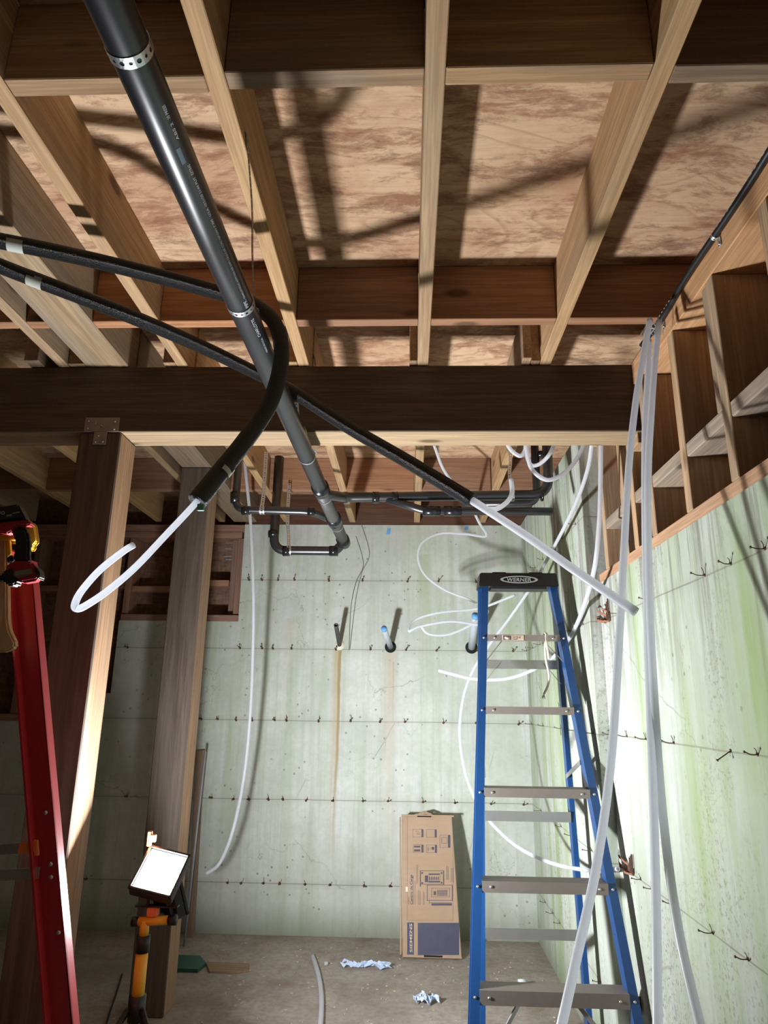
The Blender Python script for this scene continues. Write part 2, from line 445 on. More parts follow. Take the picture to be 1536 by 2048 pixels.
def prism(name, poly, thick, mat, parent=None, bev=.003, dirv=Vector((0,1,0))):
    """outline (3-D points in a plane) given thickness along dirv"""
    bm = bmesh.new(); c = sum((Vector(p) for p in poly), Vector())/len(poly)
    vs_ = [bm.verts.new(Vector(p)-c) for p in poly]; f = bm.faces.new(vs_)
    r = bmesh.ops.extrude_face_region(bm, geom=[f])
    bmesh.ops.translate(bm, vec=dirv*thick, verts=[v for v in r['geom'] if isinstance(v, bmesh.types.BMVert)])
    if bev: bmesh.ops.bevel(bm, geom=list(bm.edges), offset=bev, segments=2, affect='EDGES')
    return obj(name, bm, mat, parent, loc=c)
def text_mesh(s, size, font_bold=False, ext=.0004):
    cu = bpy.data.curves.new('t', 'FONT'); cu.body = s; cu.size = size; cu.extrude = ext
    cu.align_x = 'LEFT'; cu.resolution_u = 3
    if font_bold: cu.offset = size*.012
    o = bpy.data.objects.new('t', cu); C.objects.link(o)
    bpy.context.view_layer.update()
    me = bpy.data.meshes.new_from_object(o.evaluated_get(bpy.context.evaluated_depsgraph_get()))
    bpy.data.objects.remove(o); bpy.data.curves.remove(cu)
    return me
def place_text(name, s, size, M, mat, parent=None, bold=False, fit=None, warp=None):
    me = text_mesh(s, size, bold); me.name = name
    xs = [v.co.x for v in me.vertices]; x0 = min(xs); wd = max(xs)-x0
    k = (fit/wd) if fit else 1
    for v in me.vertices:
        v.co.x = (v.co.x-x0)*k
        if warp: v.co = warp(v.co)
    if M is not None: me.transform(M)
    me.materials.clear(); me.materials.append(mat)
    o = bpy.data.objects.new(name, me); C.objects.link(o)
    if parent is not None: o.parent = parent
    return o
def clear_parent_loc(o, p):      # children built in world coordinates under a located empty
    o.matrix_parent_inverse = Matrix.Translation(-Vector(p))

# ------------------------------------------------------------------ setting
XR, XT, YF, ZP, ZJ = .73, .69, 4.10, 1.284 + H, 1.10 + H       # near right wall, thick right wall, far wall, plywood, joist soffit
bm = bmesh.new(); bbox(bm, (-7, -6, -.1), (1.2, 4.5, 0)); struct(obj('floor', bm, FLOOR))
bm = bmesh.new(); bbox(bm, (-7, -6, ZP), (1.2, 4.5, ZP+.018)); struct(obj('ceiling', bm, PLY))
# far wall with the stepped-down left part
bm = bmesh.new()
prof = [(-7, 0), (1.2, 0), (1.2, 1.084+H), (-1.03, 1.084+H), (-1.03, .478+H), (-1.76, .478+H), (-1.76, .05+H), (-2.01, .05+H), (-2.01, -.113+H), (-7, -.113+H)]
vv = [bm.verts.new((x, YF, z)) for x, z in prof]; f = bm.faces.new(vv)
r = bmesh.ops.extrude_face_region(bm, geom=[f]); bmesh.ops.translate(bm, vec=(0, .2, 0), verts=[v for v in r['geom'] if isinstance(v, bmesh.types.BMVert)])
struct(obj('wall_far', bm, CON_F))
bm = bmesh.new()
prof = [(XR, -6), (XR, 2.62), (XT, 2.625), (XT, YF), (1.05, YF), (1.05, -6)]
f = bm.faces.new([bm.verts.new((x, y, 0)) for x, y in prof]); r = bmesh.ops.extrude_face_region(bm, geom=[f])
bmesh.ops.translate(bm, vec=(0, 0, .462+H), verts=[v for v in r['geom'] if isinstance(v, bmesh.types.BMVert)])
bbox(bm, (XT, 2.625, .462+H), (1.05, YF, 1.084+H))
# rough the two long top edges a little
struct(obj('wall_right', bm, CON_R))
DARKW = plain('dark_old_boards', (.10, .075, .055), .9)
bm = bmesh.new(); bbox(bm, (-7.1, -6, 0), (-7, 4.3, ZP)); struct(obj('wall_left', bm, DARKW))
bm = bmesh.new(); bbox(bm, (-7.1, -6.1, 0), (1.2, -6, ZP)); struct(obj('wall_back', bm, DARKW))
# outer sheathing behind the stud walls
bm = bmesh.new(); bbox(bm, (.885, -6, .46+H), (.90, 2.62, ZP)); struct(obj('wall_right_sheathing', bm, wood('sheathing', (.20, .11, .07), (.30, .17, .11), 2, .1)))
bm = bmesh.new(); bbox(bm, (-7, 4.26, -.12+H), (-1.0, 4.275, 1.284+H)); struct(obj('wall_far_sheathing', bm, OSB))

# ------------------------------------------------------------------ ceiling framing
JN = {-2.395:'eighth', -1.99:'seventh', -1.585:'sixth', -1.18:'fifth', -.77:'fourth', -.357:'third', .045:'second', .452:'first'}
JX = [.452, .045, -.357, -.77, -1.18, -1.585, -1.99, -2.395]
for i, x in enumerate(JX):
    w2 = .0185
    o = box('floor_joist', (x-w2, -1.78, ZJ), (x+w2, 2.125, ZP), WJ, bev=.002)
    tag(o, ['pale floor joist running overhead at right, its foot splayed right of the ladder', 'straight pale floor joist in the middle of the ceiling', 'pale floor joist just right of the black drain pipe',
            'pale floor joist left of the black drain pipe, crossed by insulated tubes', 'floor joist just left of the wide grey overhead beam', 'front floor joist one bay left of the wide grey beam',
            'front floor joist two bays left of the wide grey beam', 'front floor joist three bays left of the wide grey beam'][i], 'joist', 'front floor joists')
    o = box('floor_joist', (x-w2+.004, 2.13, ZJ), (x+w2+.004, YF-.002, ZP), WJ, bev=.002)
    tag(o, ['rear floor joist behind the main beam, nearest the right wall', 'rear floor joist behind the main beam, above the second wall stub', 'rear floor joist behind the beam, just right of the drain pipe',
            'rear floor joist behind the beam beside the hanging white tube', 'rear floor joist behind the front post, beside the wide beam', 'rear floor joist seen just left of the front post',
            'rear floor joist near the left edge, second from the post', 'rear floor joist farthest left behind the beam'][i], 'joist', 'rear floor joists')
o = box('floor_joist', (.853, -1.78, ZJ+.001), (.882, 2.62, ZP), WJ, bev=.002); tag(o, 'edge floor joist lying on the top plate of the right stud wall', 'joist')
# wide beam (over second post)
o = box('wide_beam', (-1.102, -1.78, ZJ), (-.957, 2.12, ZP), WDECK); tag(o, 'wide grey weathered ceiling beam left of the drain pipe, front length', 'beam')
o = box('wide_beam', (-1.102, 2.13, ZJ), (-.957, YF-.002, ZP), WDECK); tag(o, 'wide grey ceiling beam behind the main beam, resting on the rear post', 'beam')
# blocking rows
cols = [.84, .452, .045, -.357, -.77]
edges = [.853, .452+.0185, .452-.0185, .045+.0185, .045-.0185, -.357+.0185, -.357-.0185, -.77+.0185, -.77-.0185, -.957, -1.102, -1.18+.0185, -1.18-.0185, -1.585+.0185, -1.585-.0185, -1.99+.0185, -1.99-.0185, -2.395+.0185]
bays = [(edges[i+1], edges[i]) for i in range(0, len(edges)-1, 2)]
pos = ['in the bay at the right wall', 'between the first and second joists from the right', 'in the middle bay right of the drain pipe', 'in the bay over the drain pipe',
       'in the bay left of the drain pipe', 'squeezed between wide beam and joist', 'in the bay left of the wide beam', 'two bays left of the wide beam', 'three bays left of the wide beam']
for (ya, yb, row, rmat) in ((.962, 1.0, 'nearest', WB), (1.782, 1.819, 'middle', WPINK), (3.44, 3.478, 'rear', WPINK)):
    for k, (x0, x1) in enumerate(bays):
        if row == 'rear' and k == 0: x1 = .87
        if x1-x0 < .02: continue
        off = .0
        if row == 'nearest' and k in (1, 2): off = -.006
        o = box('joist_blocking', (x0+.001, ya+off, ZJ+.001), (x1-.001, yb+off, ZP-.001), rmat, bev=.002)
        tag(o, f'blocking board of the {row} row, {pos[k]}', 'blocking', f'{row} row of joist blocking')
o = box('rim_board', (-1.03, YF+.002, 1.085+H), (1.05, YF+.04, ZP), wood('dark_rim', (.075, .035, .022), (.12, .06, .04), 0, .05)); tag(o, 'dark rim board on top of the far concrete wall', 'rim board')
# short scab pieces nailed beside the joists over the beam
for (x0, x1, y0, lab) in ((.0, .0265, 2.035, 'short lapped board beside the middle joist over the beam'), (.372, .402, 2.02, 'short pale block hanging beside the first joist, over the beam'),
        (.403, .4325, 2.04, 'second short board pressed against the first joist over the beam'), (-.41, -.3765, 2.04, 'short lapped board left of the third joist over the beam'),
        (-.832, -.7895, 2.04, 'short lapped board beside the joist left of the drain pipe'), (-1.30, -1.25, 2.02, 'short pale block left of the wide beam over the main beam'),
        (-1.16, -1.104, 2.045, 'short pale block between joist and wide beam')):
    o = box('lap_board', (x0, y0, ZJ+.001), (x1, 2.35, ZP-.02), WJ); tag(o, lab, 'board')
# main beam
o = box('main_beam', (-3.28, 2.062, .861+H), (.78, 2.19, ZJ-.001), WBEAM, bev=.003); shade_front(o, WFACE); tag(o, 'thick timber main beam crossing the room under the joists', 'beam')
# posts
p1 = thing('timber_post', 'front timber post under the main beam with steel T plate', 'post', (-1.025, 2.127, 0))
o = box('shaft', (-1.095, 2.065, .0), (-.954, 2.19, .860+H), WPOST, bev=.004); shade_front(o, PFACE); o.parent = p1; clear_parent_loc(o, p1.location)
bm = bmesh.new()
c = Vector((-1.022, 2.060, .862+H))
for a, b in (((-.058, 0, .0), (.058, .003, .050)), ((-.022, 0, -.045), (.022, .003, .0005))): bbox(bm, Vector(a), Vector(b), .0008)
for (x, z) in ((-.045, .038), (-.02, .03), (-.045, .012), (0, .02), (.045, .036), (.045, .008), (-.012, -.036), (.012, -.036), (-.005, -.015)):
    cyl(bm, (x, -.0035, z), (x, .001, z), .0035, 10)
o = obj('tee_plate', bm, DULL, p1, loc=c); clear_parent_loc(o, p1.location); o['label'] = 'T shaped steel plate with nail heads'
p2 = box('timber_post', (-1.103, 3.074, 0), (-.957, 3.21, ZJ-.001), WPOST, bev=.004); shade_front(p2, PFACE); tag(p2, 'rear timber post behind the work light, under the wide grey beam', 'post')

# right stud wall
o = box('sill_plate', (.735, -1.78, .462+H), (.883, 2.62, .500+H), wood('orange_fir', (.47, .26, .14), (.62, .38, .22), 1, .02), bev=.002); tag(o, 'orange sill plate lying on top of the right concrete wall', 'plate')
ORF = wood('orange_fir_along', (.50, .27, .14), (.66, .40, .22), 1, .10)
o = box('top_plate', (.735, -1.78, 1.024+H), (.883, 2.06, ZJ-.001), ORF, bev=.002); tag(o, 'doubled top plate of the right stud wall carrying the black cable', 'plate')
o = box('top_plate', (.735, 2.195, 1.024+H), (.883, 2.62, ZJ-.001), ORF, bev=.002); tag(o, 'short top plate on the right wall behind the main beam', 'plate')
studs = [.68, .94, 1.20, 1.463, 1.722, 1.985, 2.150, 2.252, 2.49]
nm = ['out of view end', 'beside the camera', 'nearest the right picture edge', 'nearest fully visible', 'second', 'third, just in front of the main beam end', 'carrying the main beam end', 'right behind the main beam end', 'beside the thick concrete wall end']
for k, y in enumerate(studs):
    top = 1.023+H if k != 6 else .860+H
    o = box('wall_stud', (.735, y, .5005+H), (.875, y+.038, top), WS, bev=.002); tag(o, f'stud of the right wall, {nm[k]}', 'stud', 'studs of the right wall')
o = box('beam_shoe', (.735, 2.07, .823+H), (.80, 2.149, .860+H), WJ); tag(o, 'small block of wood tucked under the right end of the main beam', 'block')
for (a, b, lab) in ((4, 5, 'fire block between the two studs in front of the main beam'), (3, 4, 'fire block between the two nearest full studs'), (2, 3, 'fire block at the right picture edge'),
                    (1, 2, 'fire block past the right picture edge'), (7, 8, 'fire block behind the main beam end'), (5, 6, 'short fire block beneath the main beam end')):
    h = .645
    o = box('fire_block', (.737, studs[a]+.0385, h+H), (.874, studs[b]-.0005, h+.038+H), wood('fire_block_wood%d' % a, (.33, .24, .17), (.50, .40, .29), 1, .4)); tag(o, lab, 'block', 'fire blocks in the right wall')
o = box('cripple_stud', (.74, 1.505, .684+H), (.80, 1.535, 1.023+H), WS); tag(o, 'thin rough cripple board behind the nearest full stud', 'board')
o = box('cripple_stud', (.77, 1.195-.035, .684+H), (.82, 1.1995, 1.023+H), WS); tag(o, 'thin rough cripple board at the right picture edge', 'board')
o = box('cripple_stud', (.79, 1.8205, ZJ), (.8515, 1.855, ZP-.002), ORF); tag(o, 'short upright board at the end of the blocking by the right wall', 'board')

# far left framed wall above the low concrete
DK = wood('dark_fir_across', (.30, .16, .11), (.42, .24, .17), 0, .05); DKU = wood('dark_fir_upright', (.28, .15, .10), (.40, .23, .16), 2, .05)
def bd(n, a, b, m, lab, cat, g=None): o = box(n, (a[0], a[1], a[2]+H), (b[0], b[1], b[2]+H), m); return tag(o, lab, cat, g)
bd('top_plate', (-3.28, 4.105, 1.04), (-1.032, 4.245, 1.084), DK, 'upper top plate of the framed opening behind the posts', 'plate')
bd('top_plate', (-3.28, 4.105, 1.0), (-1.045, 4.245, 1.038), DK, 'lower top plate of the framed opening behind the posts', 'plate')
bd('sill_plate', (-1.755, 4.10, .479), (-1.032, 4.245, .517), DK, 'dark sill plate left of the far wall, behind the rear post', 'plate')
bd('sill_plate', (-3.28, 4.10, -.112), (-2.015, 4.245, -.074), DK, 'low dark sill plate at the far left behind the red ladder', 'plate')
far_st = [-1.072, -1.115, -1.42, -1.76, -2.05, -2.36, -2.7]
for k, x in enumerate(far_st):
    z0 = .518 if x > -1.77 else (.051 if x > -2.0 else -.073)
    bd('wall_stud', (x, 4.12 if k != 1 else 4.16, z0), (x+.038, 4.25, .999), DKU, f'dark stud of the far framed wall, number {["one next to the concrete corner","two, set back next to the corner stud","three behind the rear post","four behind the front post","five seen left of the front post","six by the red ladder","seven at the picture edge"][k]}', 'stud', 'studs of the far framed wall')
for k, (x0, x1, z) in enumerate(((-1.382, -1.117, .70), (-1.722, -1.422, .66), (-2.012, -1.762, .68), (-2.322, -2.052, .66))):
    bd('fire_block', (x0, 4.14, z), (x1, 4.24, z+.038), DK, ['dark block just left of the white tube, in the framed opening', 'dark block between the two timber posts', 'dark block behind the front post', 'dark block behind the power tool'][k], 'block', 'blocks of the far framed wall')
# stamp printed on the strand board
bm = bmesh.new()
for (x0, x1, z0, z1) in ((-1.19,-1.13,1.03,1.034),(-1.19,-1.13,1.02,1.023),(-1.19,-1.15,.985,.988),(-1.18,-1.13,.975,.978),(-1.19,-1.14,.93,.935),(-1.18,-1.14,.91,.915)):
    bbox(bm, (x0, 4.2575, z0+H-.02), (x1, 4.2598, z1+H-.02))
o = obj('printed_stamp', bm, LGREY, bpy.data.objects['wall_far_sheathing'])

# ------------------------------------------------------------------ drain pipes
PR = .0285; hp = .815+H
def px_line(y): return Vector((-.364 + (y-.6)*.009, y, hp))
dr = thing('drain_pipe', 'long thick black plastic drain pipe hanging under the ceiling', 'pipe', (-.35, 2, hp))
def child(o): clear_parent_loc(o, o.parent.location); return o
bm = bmesh.new(); cyl(bm, px_line(-.9), px_line(2.55), PR, 40); o = child(obj('pipe_run', bm, ABS, dr))
bm = bmesh.new(); cyl(bm, px_line(2.55), px_line(3.40), PR*.97, 32); o = child(obj('pipe_run', bm, plain('scuffed_grey_pipe', (.065, .062, .058), .5), dr)); o['label'] = 'greyish scuffed rear length of pipe'
# couplings
for y0, y1 in ((2.50, 2.56), (2.95, 3.03)):
    bm = bmesh.new(); cyl(bm, px_line(y0), px_line(y1), PR+.006, 32); child(obj('coupling', bm, ABS2, dr))
bm = bmesh.new(); e = px_line(3.40)
sweep(bm, [px_line(3.36), px_line(3.42), px_line(3.45)+Vector((0,0,-.001))], PR+.005, 28); o = child(obj('end_elbow', bm, ABS2, dr))
# printed writing wrapped on the pipe
def wrap_at(y_start, ang):
    # text runs along -Y... reading direction towards the camera, letters wrap round the pipe
    def f(co):
        th = ang + .010/PR - co.y/PR
        c = px_line(y_start - co.x)
        rr = PR + .0003 + max(0, co.z)*.2
        return Vector((c.x + math.sin(th)*rr, c.y, c.z - math.cos(th)*rr))
    return f
def pipe_text(s, size, ys, ang, ln=None, mat=WHITE):
    o = place_text('pipe_print', s, size, None, mat, dr, warp=wrap_at(ys, math.radians(ang)), fit=ln); return child(o)
pipe_text('CHARLOTTE', .0105, 1.352, 32, .072)
pipe_text('MADE IN U.S.A.', .0065, 1.425, 34, .064)
pipe_text('PIPE,', .0105, 1.236, 32, .026)
pipe_text('CHARLOTTE NC ASTM F628 ABS DWV CELLULAR CORE NSF-DWV 2" PIPE', .006, 1.205, 33, .235)
pipe_text('U.S.A. 10/21/20 21:44 PLIT', .0062, .962, 33, .088)
pipe_text('EXTRAS', .007, .868, 33, .020)
pipe_text('ABS 2', .0062, .800, 33, .030)
pipe_text('10 PRESS', .007, .762, 32, .022)
bm = bmesh.new()
for i in range(4):
    th0 = math.radians(30+i*3.5); th1 = math.radians(30+(i+1)*3.5); rr = PR+.0004
    q = []
    for (th, y) in ((th0, .842), (th1, .842), (th1, .812), (th0, .812)):
        c = px_line(y); q.append(bm.verts.new((c.x+math.sin(th)*rr, y, c.z-math.cos(th)*rr)))
    bm.faces.new(q)
child(obj('print_block', bm, plain('blue_grey_patch', (.14, .2, .24), .5), dr))

def hanger(name, lab, c, axis, r, top, wd=None, drop=None):
    t = thing(name, lab, 'strap', c, 'perforated pipe hangers')
    o = ring_strap('band', Vector(c), axis, r, t); child(o)
    return t
for y, lab in ((.668, 'perforated steel strap around the drain pipe near the top of the picture'), (1.25, 'perforated steel strap around the drain pipe beside the insulated tubes')):
    t = thing('pipe_strap', lab, 'strap', px_line(y)); child(ring_strap('band', px_line(y), Vector((0, 1, 0)), PR+.0012, t, .016))
# hanging strap up to the joist
t = thing('pipe_strap', 'twisted perforated strap hanging from the third joist to the drain pipe', 'strap', px_line(1.41))
pts = spline([px_line(1.25)+Vector((.027, .0, .02)), (-.338, 1.24, .93+H), (-.336, 1.20, 1.02+H), (-.337, 1.12, 1.13+H)], 8)
child(strap('tail', pts, [Vector((0, .6, .4)).normalized()]*len(pts), .014, .011, t, DULL))
t = thing('pipe_strap', 'steel strap around the drain pipe just past the beam', 'strap', px_line(2.17))
child(ring_strap('band', px_line(2.17), Vector((0, 1, 0)), PR+.0012, t, .009))
pts = spline([px_line(2.17)+Vector((.028, 0, .01)), D(612, 885, 2.2), D(608, 860, 2.2), D(596, 842, 2.2), D(592, 805, 2.2)], 8)
child(strap('tail', pts, [Vector((1, .1, .1)).normalized()]*len(pts), .016, .012, t))
t = thing('pipe_strap', 'narrow bright strap around the scuffed rear pipe', 'strap', px_line(2.64))
child(ring_strap('band', px_line(2.64), Vector((0, 1, 0)), PR+.0015, t, .008))
t = thing('pipe_strap', 'narrow strap near the lower end of the scuffed pipe', 'strap', px_line(3.10))
child(ring_strap('band', px_line(3.10), Vector((0, 1, 0)), PR+.0015, t, .008))

def pipe_thing(name, lab, runs, fittings, mats=(ABS, ABS2)):
    t = thing(name, lab, 'pipe', runs[0][0][0])
    for pts, r, rad in runs:
        bm = bmesh.new(); sweep(bm, fillet(pts, rad, 7), r, 24); child(obj('pipe_run', bm, mats[0], t))
    for a, b, r in fittings:
        bm = bmesh.new(); cyl(bm, a, b, r, 24); child(obj('coupling', bm, mats[1], t))
    return t
# upper left branch: down, elbow, right to the drain
q = [D(469, 895, 2.98), D(470, 1004, 2.98), ]
A = aY(470, 925, 2.95); B = aY(470, 1019, 2.95); Cc = aY(625, 1023, 2.95); Dd = px_line(3.02)
pipe_thing('branch_pipe', 'black branch pipe with elbow coming down left of the drain pipe', [([Vector((B.x, 2.95, ZP-.01)), B, Cc, Dd], .0175, .055)],
   [(aY(470, 985, 2.95), aY(470, 1005, 2.95), .021), (aY(484, 1021, 2.95), aY(500, 1021, 2.95), .020), (aY(616, 1023, 2.95), aY(630, 1024, 2.95), .020)])
# lower left branch
B = aY(547, 1101, 3.42); Cc = aY(672, 1102, 3.42); Dd = px_line(3.42)
pipe_thing('branch_pipe', 'lower black branch pipe with elbow joined to the bottom end of the drain pipe', [([Vector((B.x, 3.42, ZP-.01)), B, Cc, Dd+Vector((-.01, 0, -.015))], .0235, .07)],
   [(aY(547, 1062, 3.42), aY(547, 1074, 3.42), .028), (aY(566, 1102, 3.42), aY(580, 1102, 3.42), .027), (aY(659, 1102, 3.42), aY(676, 1102, 3.42), .027)])
for (px, py, y, r, lab, tp) in ((525, 1021, 2.95, .019, 'perforated strap holding the upper left branch pipe', (529, 960)), (579, 1102, 3.42, .0255, 'perforated strap holding the lower left branch pipe', (575, 1035))):
    c = aY(px, py, y); t = thing('pipe_strap', lab, 'strap', c)
    child(ring_strap('band', c, Vector((1, 0, 0)), r, t, .022))
    top = aY(tp[0], tp[1], y); pts = [c+Vector((0, -r, r*.5)), c.lerp(top, .5), top, Vector((top.x, y, ZJ+.03))]
    child(strap('tail', spline(pts, 6), [Vector((1, 0, 0))]*19, .018, .012, t))
# right branch: from the drain, right along the rear joists, elbow up by the right wall
YR = 2.72
S0 = px_line(2.60); S1 = aY(690, 995, YR); S2 = aY(1098, 991, YR)
pipe_thing('branch_pipe', 'long black branch pipe running right under the rear joists to an elbow', [([S0, aY(672, 992, 2.66), S1, Vector((S2.x, YR, S2.z+.004)), Vector((S2.x+.006, YR, ZP-.01))], .0205, .075)],
   [(aY(687, 995, YR), aY(695, 995, YR), .0245), (aY(745, 995, YR), aY(758, 995, YR), .0245), (aY(784, 995, YR), aY(796, 995, YR), .0245), (aY(1082, 991, YR), aY(1086, 991, YR), .0245)])
T0 = aY(775, 998, YR); T1 = aY(850, 1022, 2.70); T2 = aY(1104, 1023, 2.70)
pipe_thing('branch_pipe', 'black branch pipe with an open end, lowest of the right hand pipes', [([T0, T1, T2], .0165, .03)],
   [(aY(845, 1022, 2.70), aY(880, 1022, 2.70), .021), (aY(888, 1022, 2.70), aY(922, 1022, 2.70), .0215)])
U0 = aY(925, 1008, 2.95); U1 = aY(1075, 1006, 2.95)
pipe_thing('branch_pipe', 'black pipe rising behind the elbow next to the right wall', [([U0, U1, Vector((U1.x+.0, 2.95, ZP-.01))], .018, .06)], [(aY(1083, 905, 2.95), aY(1083, 915, 2.95), .023)])
c = aY(1025, 992, YR); t = thing('pipe_strap', 'perforated strap around the right branch pipe below the joist', 'strap', c); child(ring_strap('band', c, Vector((1, 0, 0)), .022, t, .012))
pts = spline([c+Vector((0, -.02, .01)), aY(1019, 950, 2.7), aY(1021, 915, 2.72), Vector((.42, 2.72, ZJ+.04))], 8)
child(strap('tail', pts, [Vector((1, 0, 0))]*len(pts), .014, .012, t))

# ------------------------------------------------------------------ insulated tubes
def label_band(path, i0, r, par, mat=TAPE):
    bm = bmesh.new(); sweep(bm, path[i0:i0+3], r, 24, caps=False); c0_ = path[i0+1]
    bmesh.ops.delete(bm, geom=[f for f in bm.faces if (f.calc_center_median()-c0_).z > -.1*r or (f.calc_center_median()-c0_).x > r*1.0], context='FACES'); o = child(obj('tape', bm, mat, par)); o['label'] = 'grey paper tape'
P1 = [D(-260, 445, 1.42), D(-120, 462, 1.50), D(0, 482, 1.57), D(140, 510, 1.60), D(300, 548, 1.63), D(430, 583, 1.66), D(500, 605, 1.66), D(545, 640, 1.64), D(562, 690, 1.62), D(558, 750, 1.60),
      D(535, 815, 1.57), D(490, 882, 1.52), D(440, 945, 1.47), D(394, 1003, 1.42)]
t = thing('insulated_tube', 'black foam sleeved tube curling in front of the drain pipe, white tube sticking out', 'insulated tube', D(500, 650, 1.6))
path = spline(P1, 8); bm = bmesh.new(); n = len(path)
sweep(bm, path, .0185, 20, .5, radii=[.0185 if i < n*.55 else .0185+.0025*(i-n*.55)/(n*.45) for i in range(n)]); child(obj('foam_sleeve', bm, FOAM, t))
label_band(path, 17, .0192, t); label_band(path, len(path)-11, .0222, t)
P = [D(440, 945, 1.47), D(394, 1003, 1.42), D(330, 1072, 1.36), D(270, 1135, 1.31), D(215, 1182, 1.28), D(170, 1212, 1.26), D(153, 1217, 1.26), D(150, 1208, 1.26), D(163, 1182, 1.28), D(200, 1140, 1.32), D(245, 1104, 1.36), D(267, 1090, 1.38)]
bm = bmesh.new(); sweep(bm, spline(P, 10), .0068, 16, .7); child(obj('inner_tube', bm, PEX, t))
bm = bmesh.new(); bbox(bm, (-.004, -.004, -.010), (.010, .004, .004), .001); child(obj('green_foam_scrap', bm, plain('teal_scrap', (.10, .30, .24), .7), t, loc=D(399, 1012, 1.40)))
P2 = [D(-240, 425, 1.45), D(-110, 485, 1.56), D(0, 532, 1.63), D(120, 578, 1.66), D(260, 632, 1.70), D(400, 692, 1.84), D(520, 750, 1.94), D(585, 783, 1.95), D(700, 856, 1.86), D(820, 926, 1.76), D(944, 1001, 1.66)]
t = thing('insulated_tube', 'straight black foam sleeved tube passing behind the drain pipe toward the ladder', 'insulated tube', D(600, 780, 1.7))
path = spline(P2, 8); bm = bmesh.new(); sweep(bm, path, .0185, 20, .5); child(obj('foam_sleeve', bm, FOAM, t))
label_band(path, 20, .0192, t)
bm = bmesh.new(); sweep(bm, spline([D(930, 992, 1.67), D(944, 1001, 1.66), D(1050, 1070, 1.58), D(1160, 1148, 1.46), D(1272, 1224, 1.38)], 10), .0098, 18, .72); child(obj('inner_tube', bm, PEX, t))

# ------------------------------------------------------------------ white tubing
def pexline(lab, pts, r, n=12, grp='white water tubes'):
    o = tube('water_tube', pts, r, PEX, seg=14, hollow=.72, n=n); tag(o, lab, 'tube', grp); return o
Hh = aX(1306, 640, .72)
pexline('leftmost of the three thick white tubes hanging at right, swinging to bottom left', [D(1300, 640, 1.86), D(1288, 705, 1.80), D(1272, 800, 1.72), D(1258, 930, 1.62), D(1248, 1100, 1.52), D(1240, 1250, 1.44), D(1224, 1500, 1.32), D(1195, 1720, 1.22), D(1150, 1930, 1.13), D(1105, 2130, 1.06)], .0082)
pexline('middle thick white tube hanging nearly straight down at right', [D(1297, 680, 1.88), D(1295, 760, 1.84), D(1290, 860, 1.78), D(1290, 1050, 1.66), D(1296, 1300, 1.48), D(1305, 1550, 1.33), D(1312, 1800, 1.22), D(1316, 2130, 1.09)], .0082)
pexline('rightmost thick white tube, bending toward the bottom right corner', [D(1318, 642, 1.84), D(1310, 720, 1.80), D(1303, 820, 1.74), D(1296, 960, 1.62), D(1299, 1200, 1.50), D(1312, 1450, 1.38), D(1328, 1650, 1.28), D(1357, 1860, 1.17), D(1412, 2100, 1.06)], .0082)
pexline('long thin white tube hanging down left of the drain pipe to above the floor', [D(486, 895, 3.5), D(493, 960, 3.5), D(502, 1060, 3.5), D(507, 1200, 3.5), D(505, 1330, 3.5), D(499, 1450, 3.45), D(487, 1560, 3.4), D(466, 1660, 3.3), D(440, 1725, 3.25), D(412, 1748, 3.2)], .0078)
pexline('thin white tube making a wide curl on the far wall', [D(868, 890, 3.1), D(885, 935, 3.2), D(905, 965, 3.3), D(940, 1010, 3.5), D(958, 1045, 3.55), D(972, 1072, 3.6), D(930, 1068, 3.65), D(880, 1067, 3.7), D(845, 1085, 3.7), D(836, 1115, 3.7), D(850, 1150, 3.68), D(890, 1180, 3.65), D(940, 1200, 3.6),
      D(975, 1222, 3.55), D(950, 1245, 3.5), D(900, 1268, 3.5), D(858, 1268, 3.5), D(840, 1250, 3.5)], .0066)
pexline('thin white tube looping flat beside the ladder top', [D(958, 1250, 3.45), D(900, 1243, 3.45), D(840, 1253, 3.45), D(818, 1262, 3.45), D(830, 1240, 3.5), D(880, 1225, 3.5), D(960, 1216, 3.5), D(1030, 1190, 3.4)], .0062)
pexline('long white tube sweeping from the beam down past the ladder to the floor corner', [D(1192, 850, 2.37), D(1184, 885, 2.37), D(1175, 940, 2.45), D(1150, 1010, 2.62), D(1110, 1090, 2.95), D(1068, 1165, 3.22), D(1020, 1235, 3.32), D(975, 1295, 3.34), D(942, 1350, 3.34), D(924, 1410, 3.3), D(920, 1480, 3.25), D(935, 1560, 3.15), D(970, 1630, 3.05), D(1030, 1690, 2.85), D(1100, 1725, 2.66), D(1170, 1740, 2.48), D(1205, 1741, 2.36), D(1236, 1738, 2.24)], .0072)
pexline('white tube dropping beside the pilaster and curving left behind the ladder', [D(1202, 850, 2.36), D(1201, 960, 2.36), D(1198, 1050, 2.36), D(1188, 1140, 2.40), D(1165, 1220, 2.60), D(1140, 1275, 2.80), D(1115, 1306, 2.95), D(1085, 1330, 3.0), D(1020, 1356, 3.10), D(950, 1358, 3.15), D(877, 1341, 3.2)], .0078)
pexline('short white tube arc hanging under the beam beside the strap', [D(1010, 880, 2.55), D(1022, 900, 2.6), D(1040, 912, 2.6), D(1050, 900, 2.6), D(1052, 878, 2.6)], .0078)
pexline('white tube sagging in an arc in front of the black elbow pipes', [D(1052, 780, 2.52), D(1052, 875, 2.5), D(1054, 905, 2.5), D(1065, 940, 2.5), D(1095, 960, 2.5), D(1130, 945, 2.5), D(1155, 915, 2.5), D(1172, 880, 2.5)], .0078)
pexline('short white tube arc between the two black upright pipes', [D(1048, 800, 2.9), D(1050, 885, 2.9), D(1058, 925, 2.85), D(1075, 930, 2.8), D(1098, 910, 2.64), D(1112, 878, 2.64)], .0078)
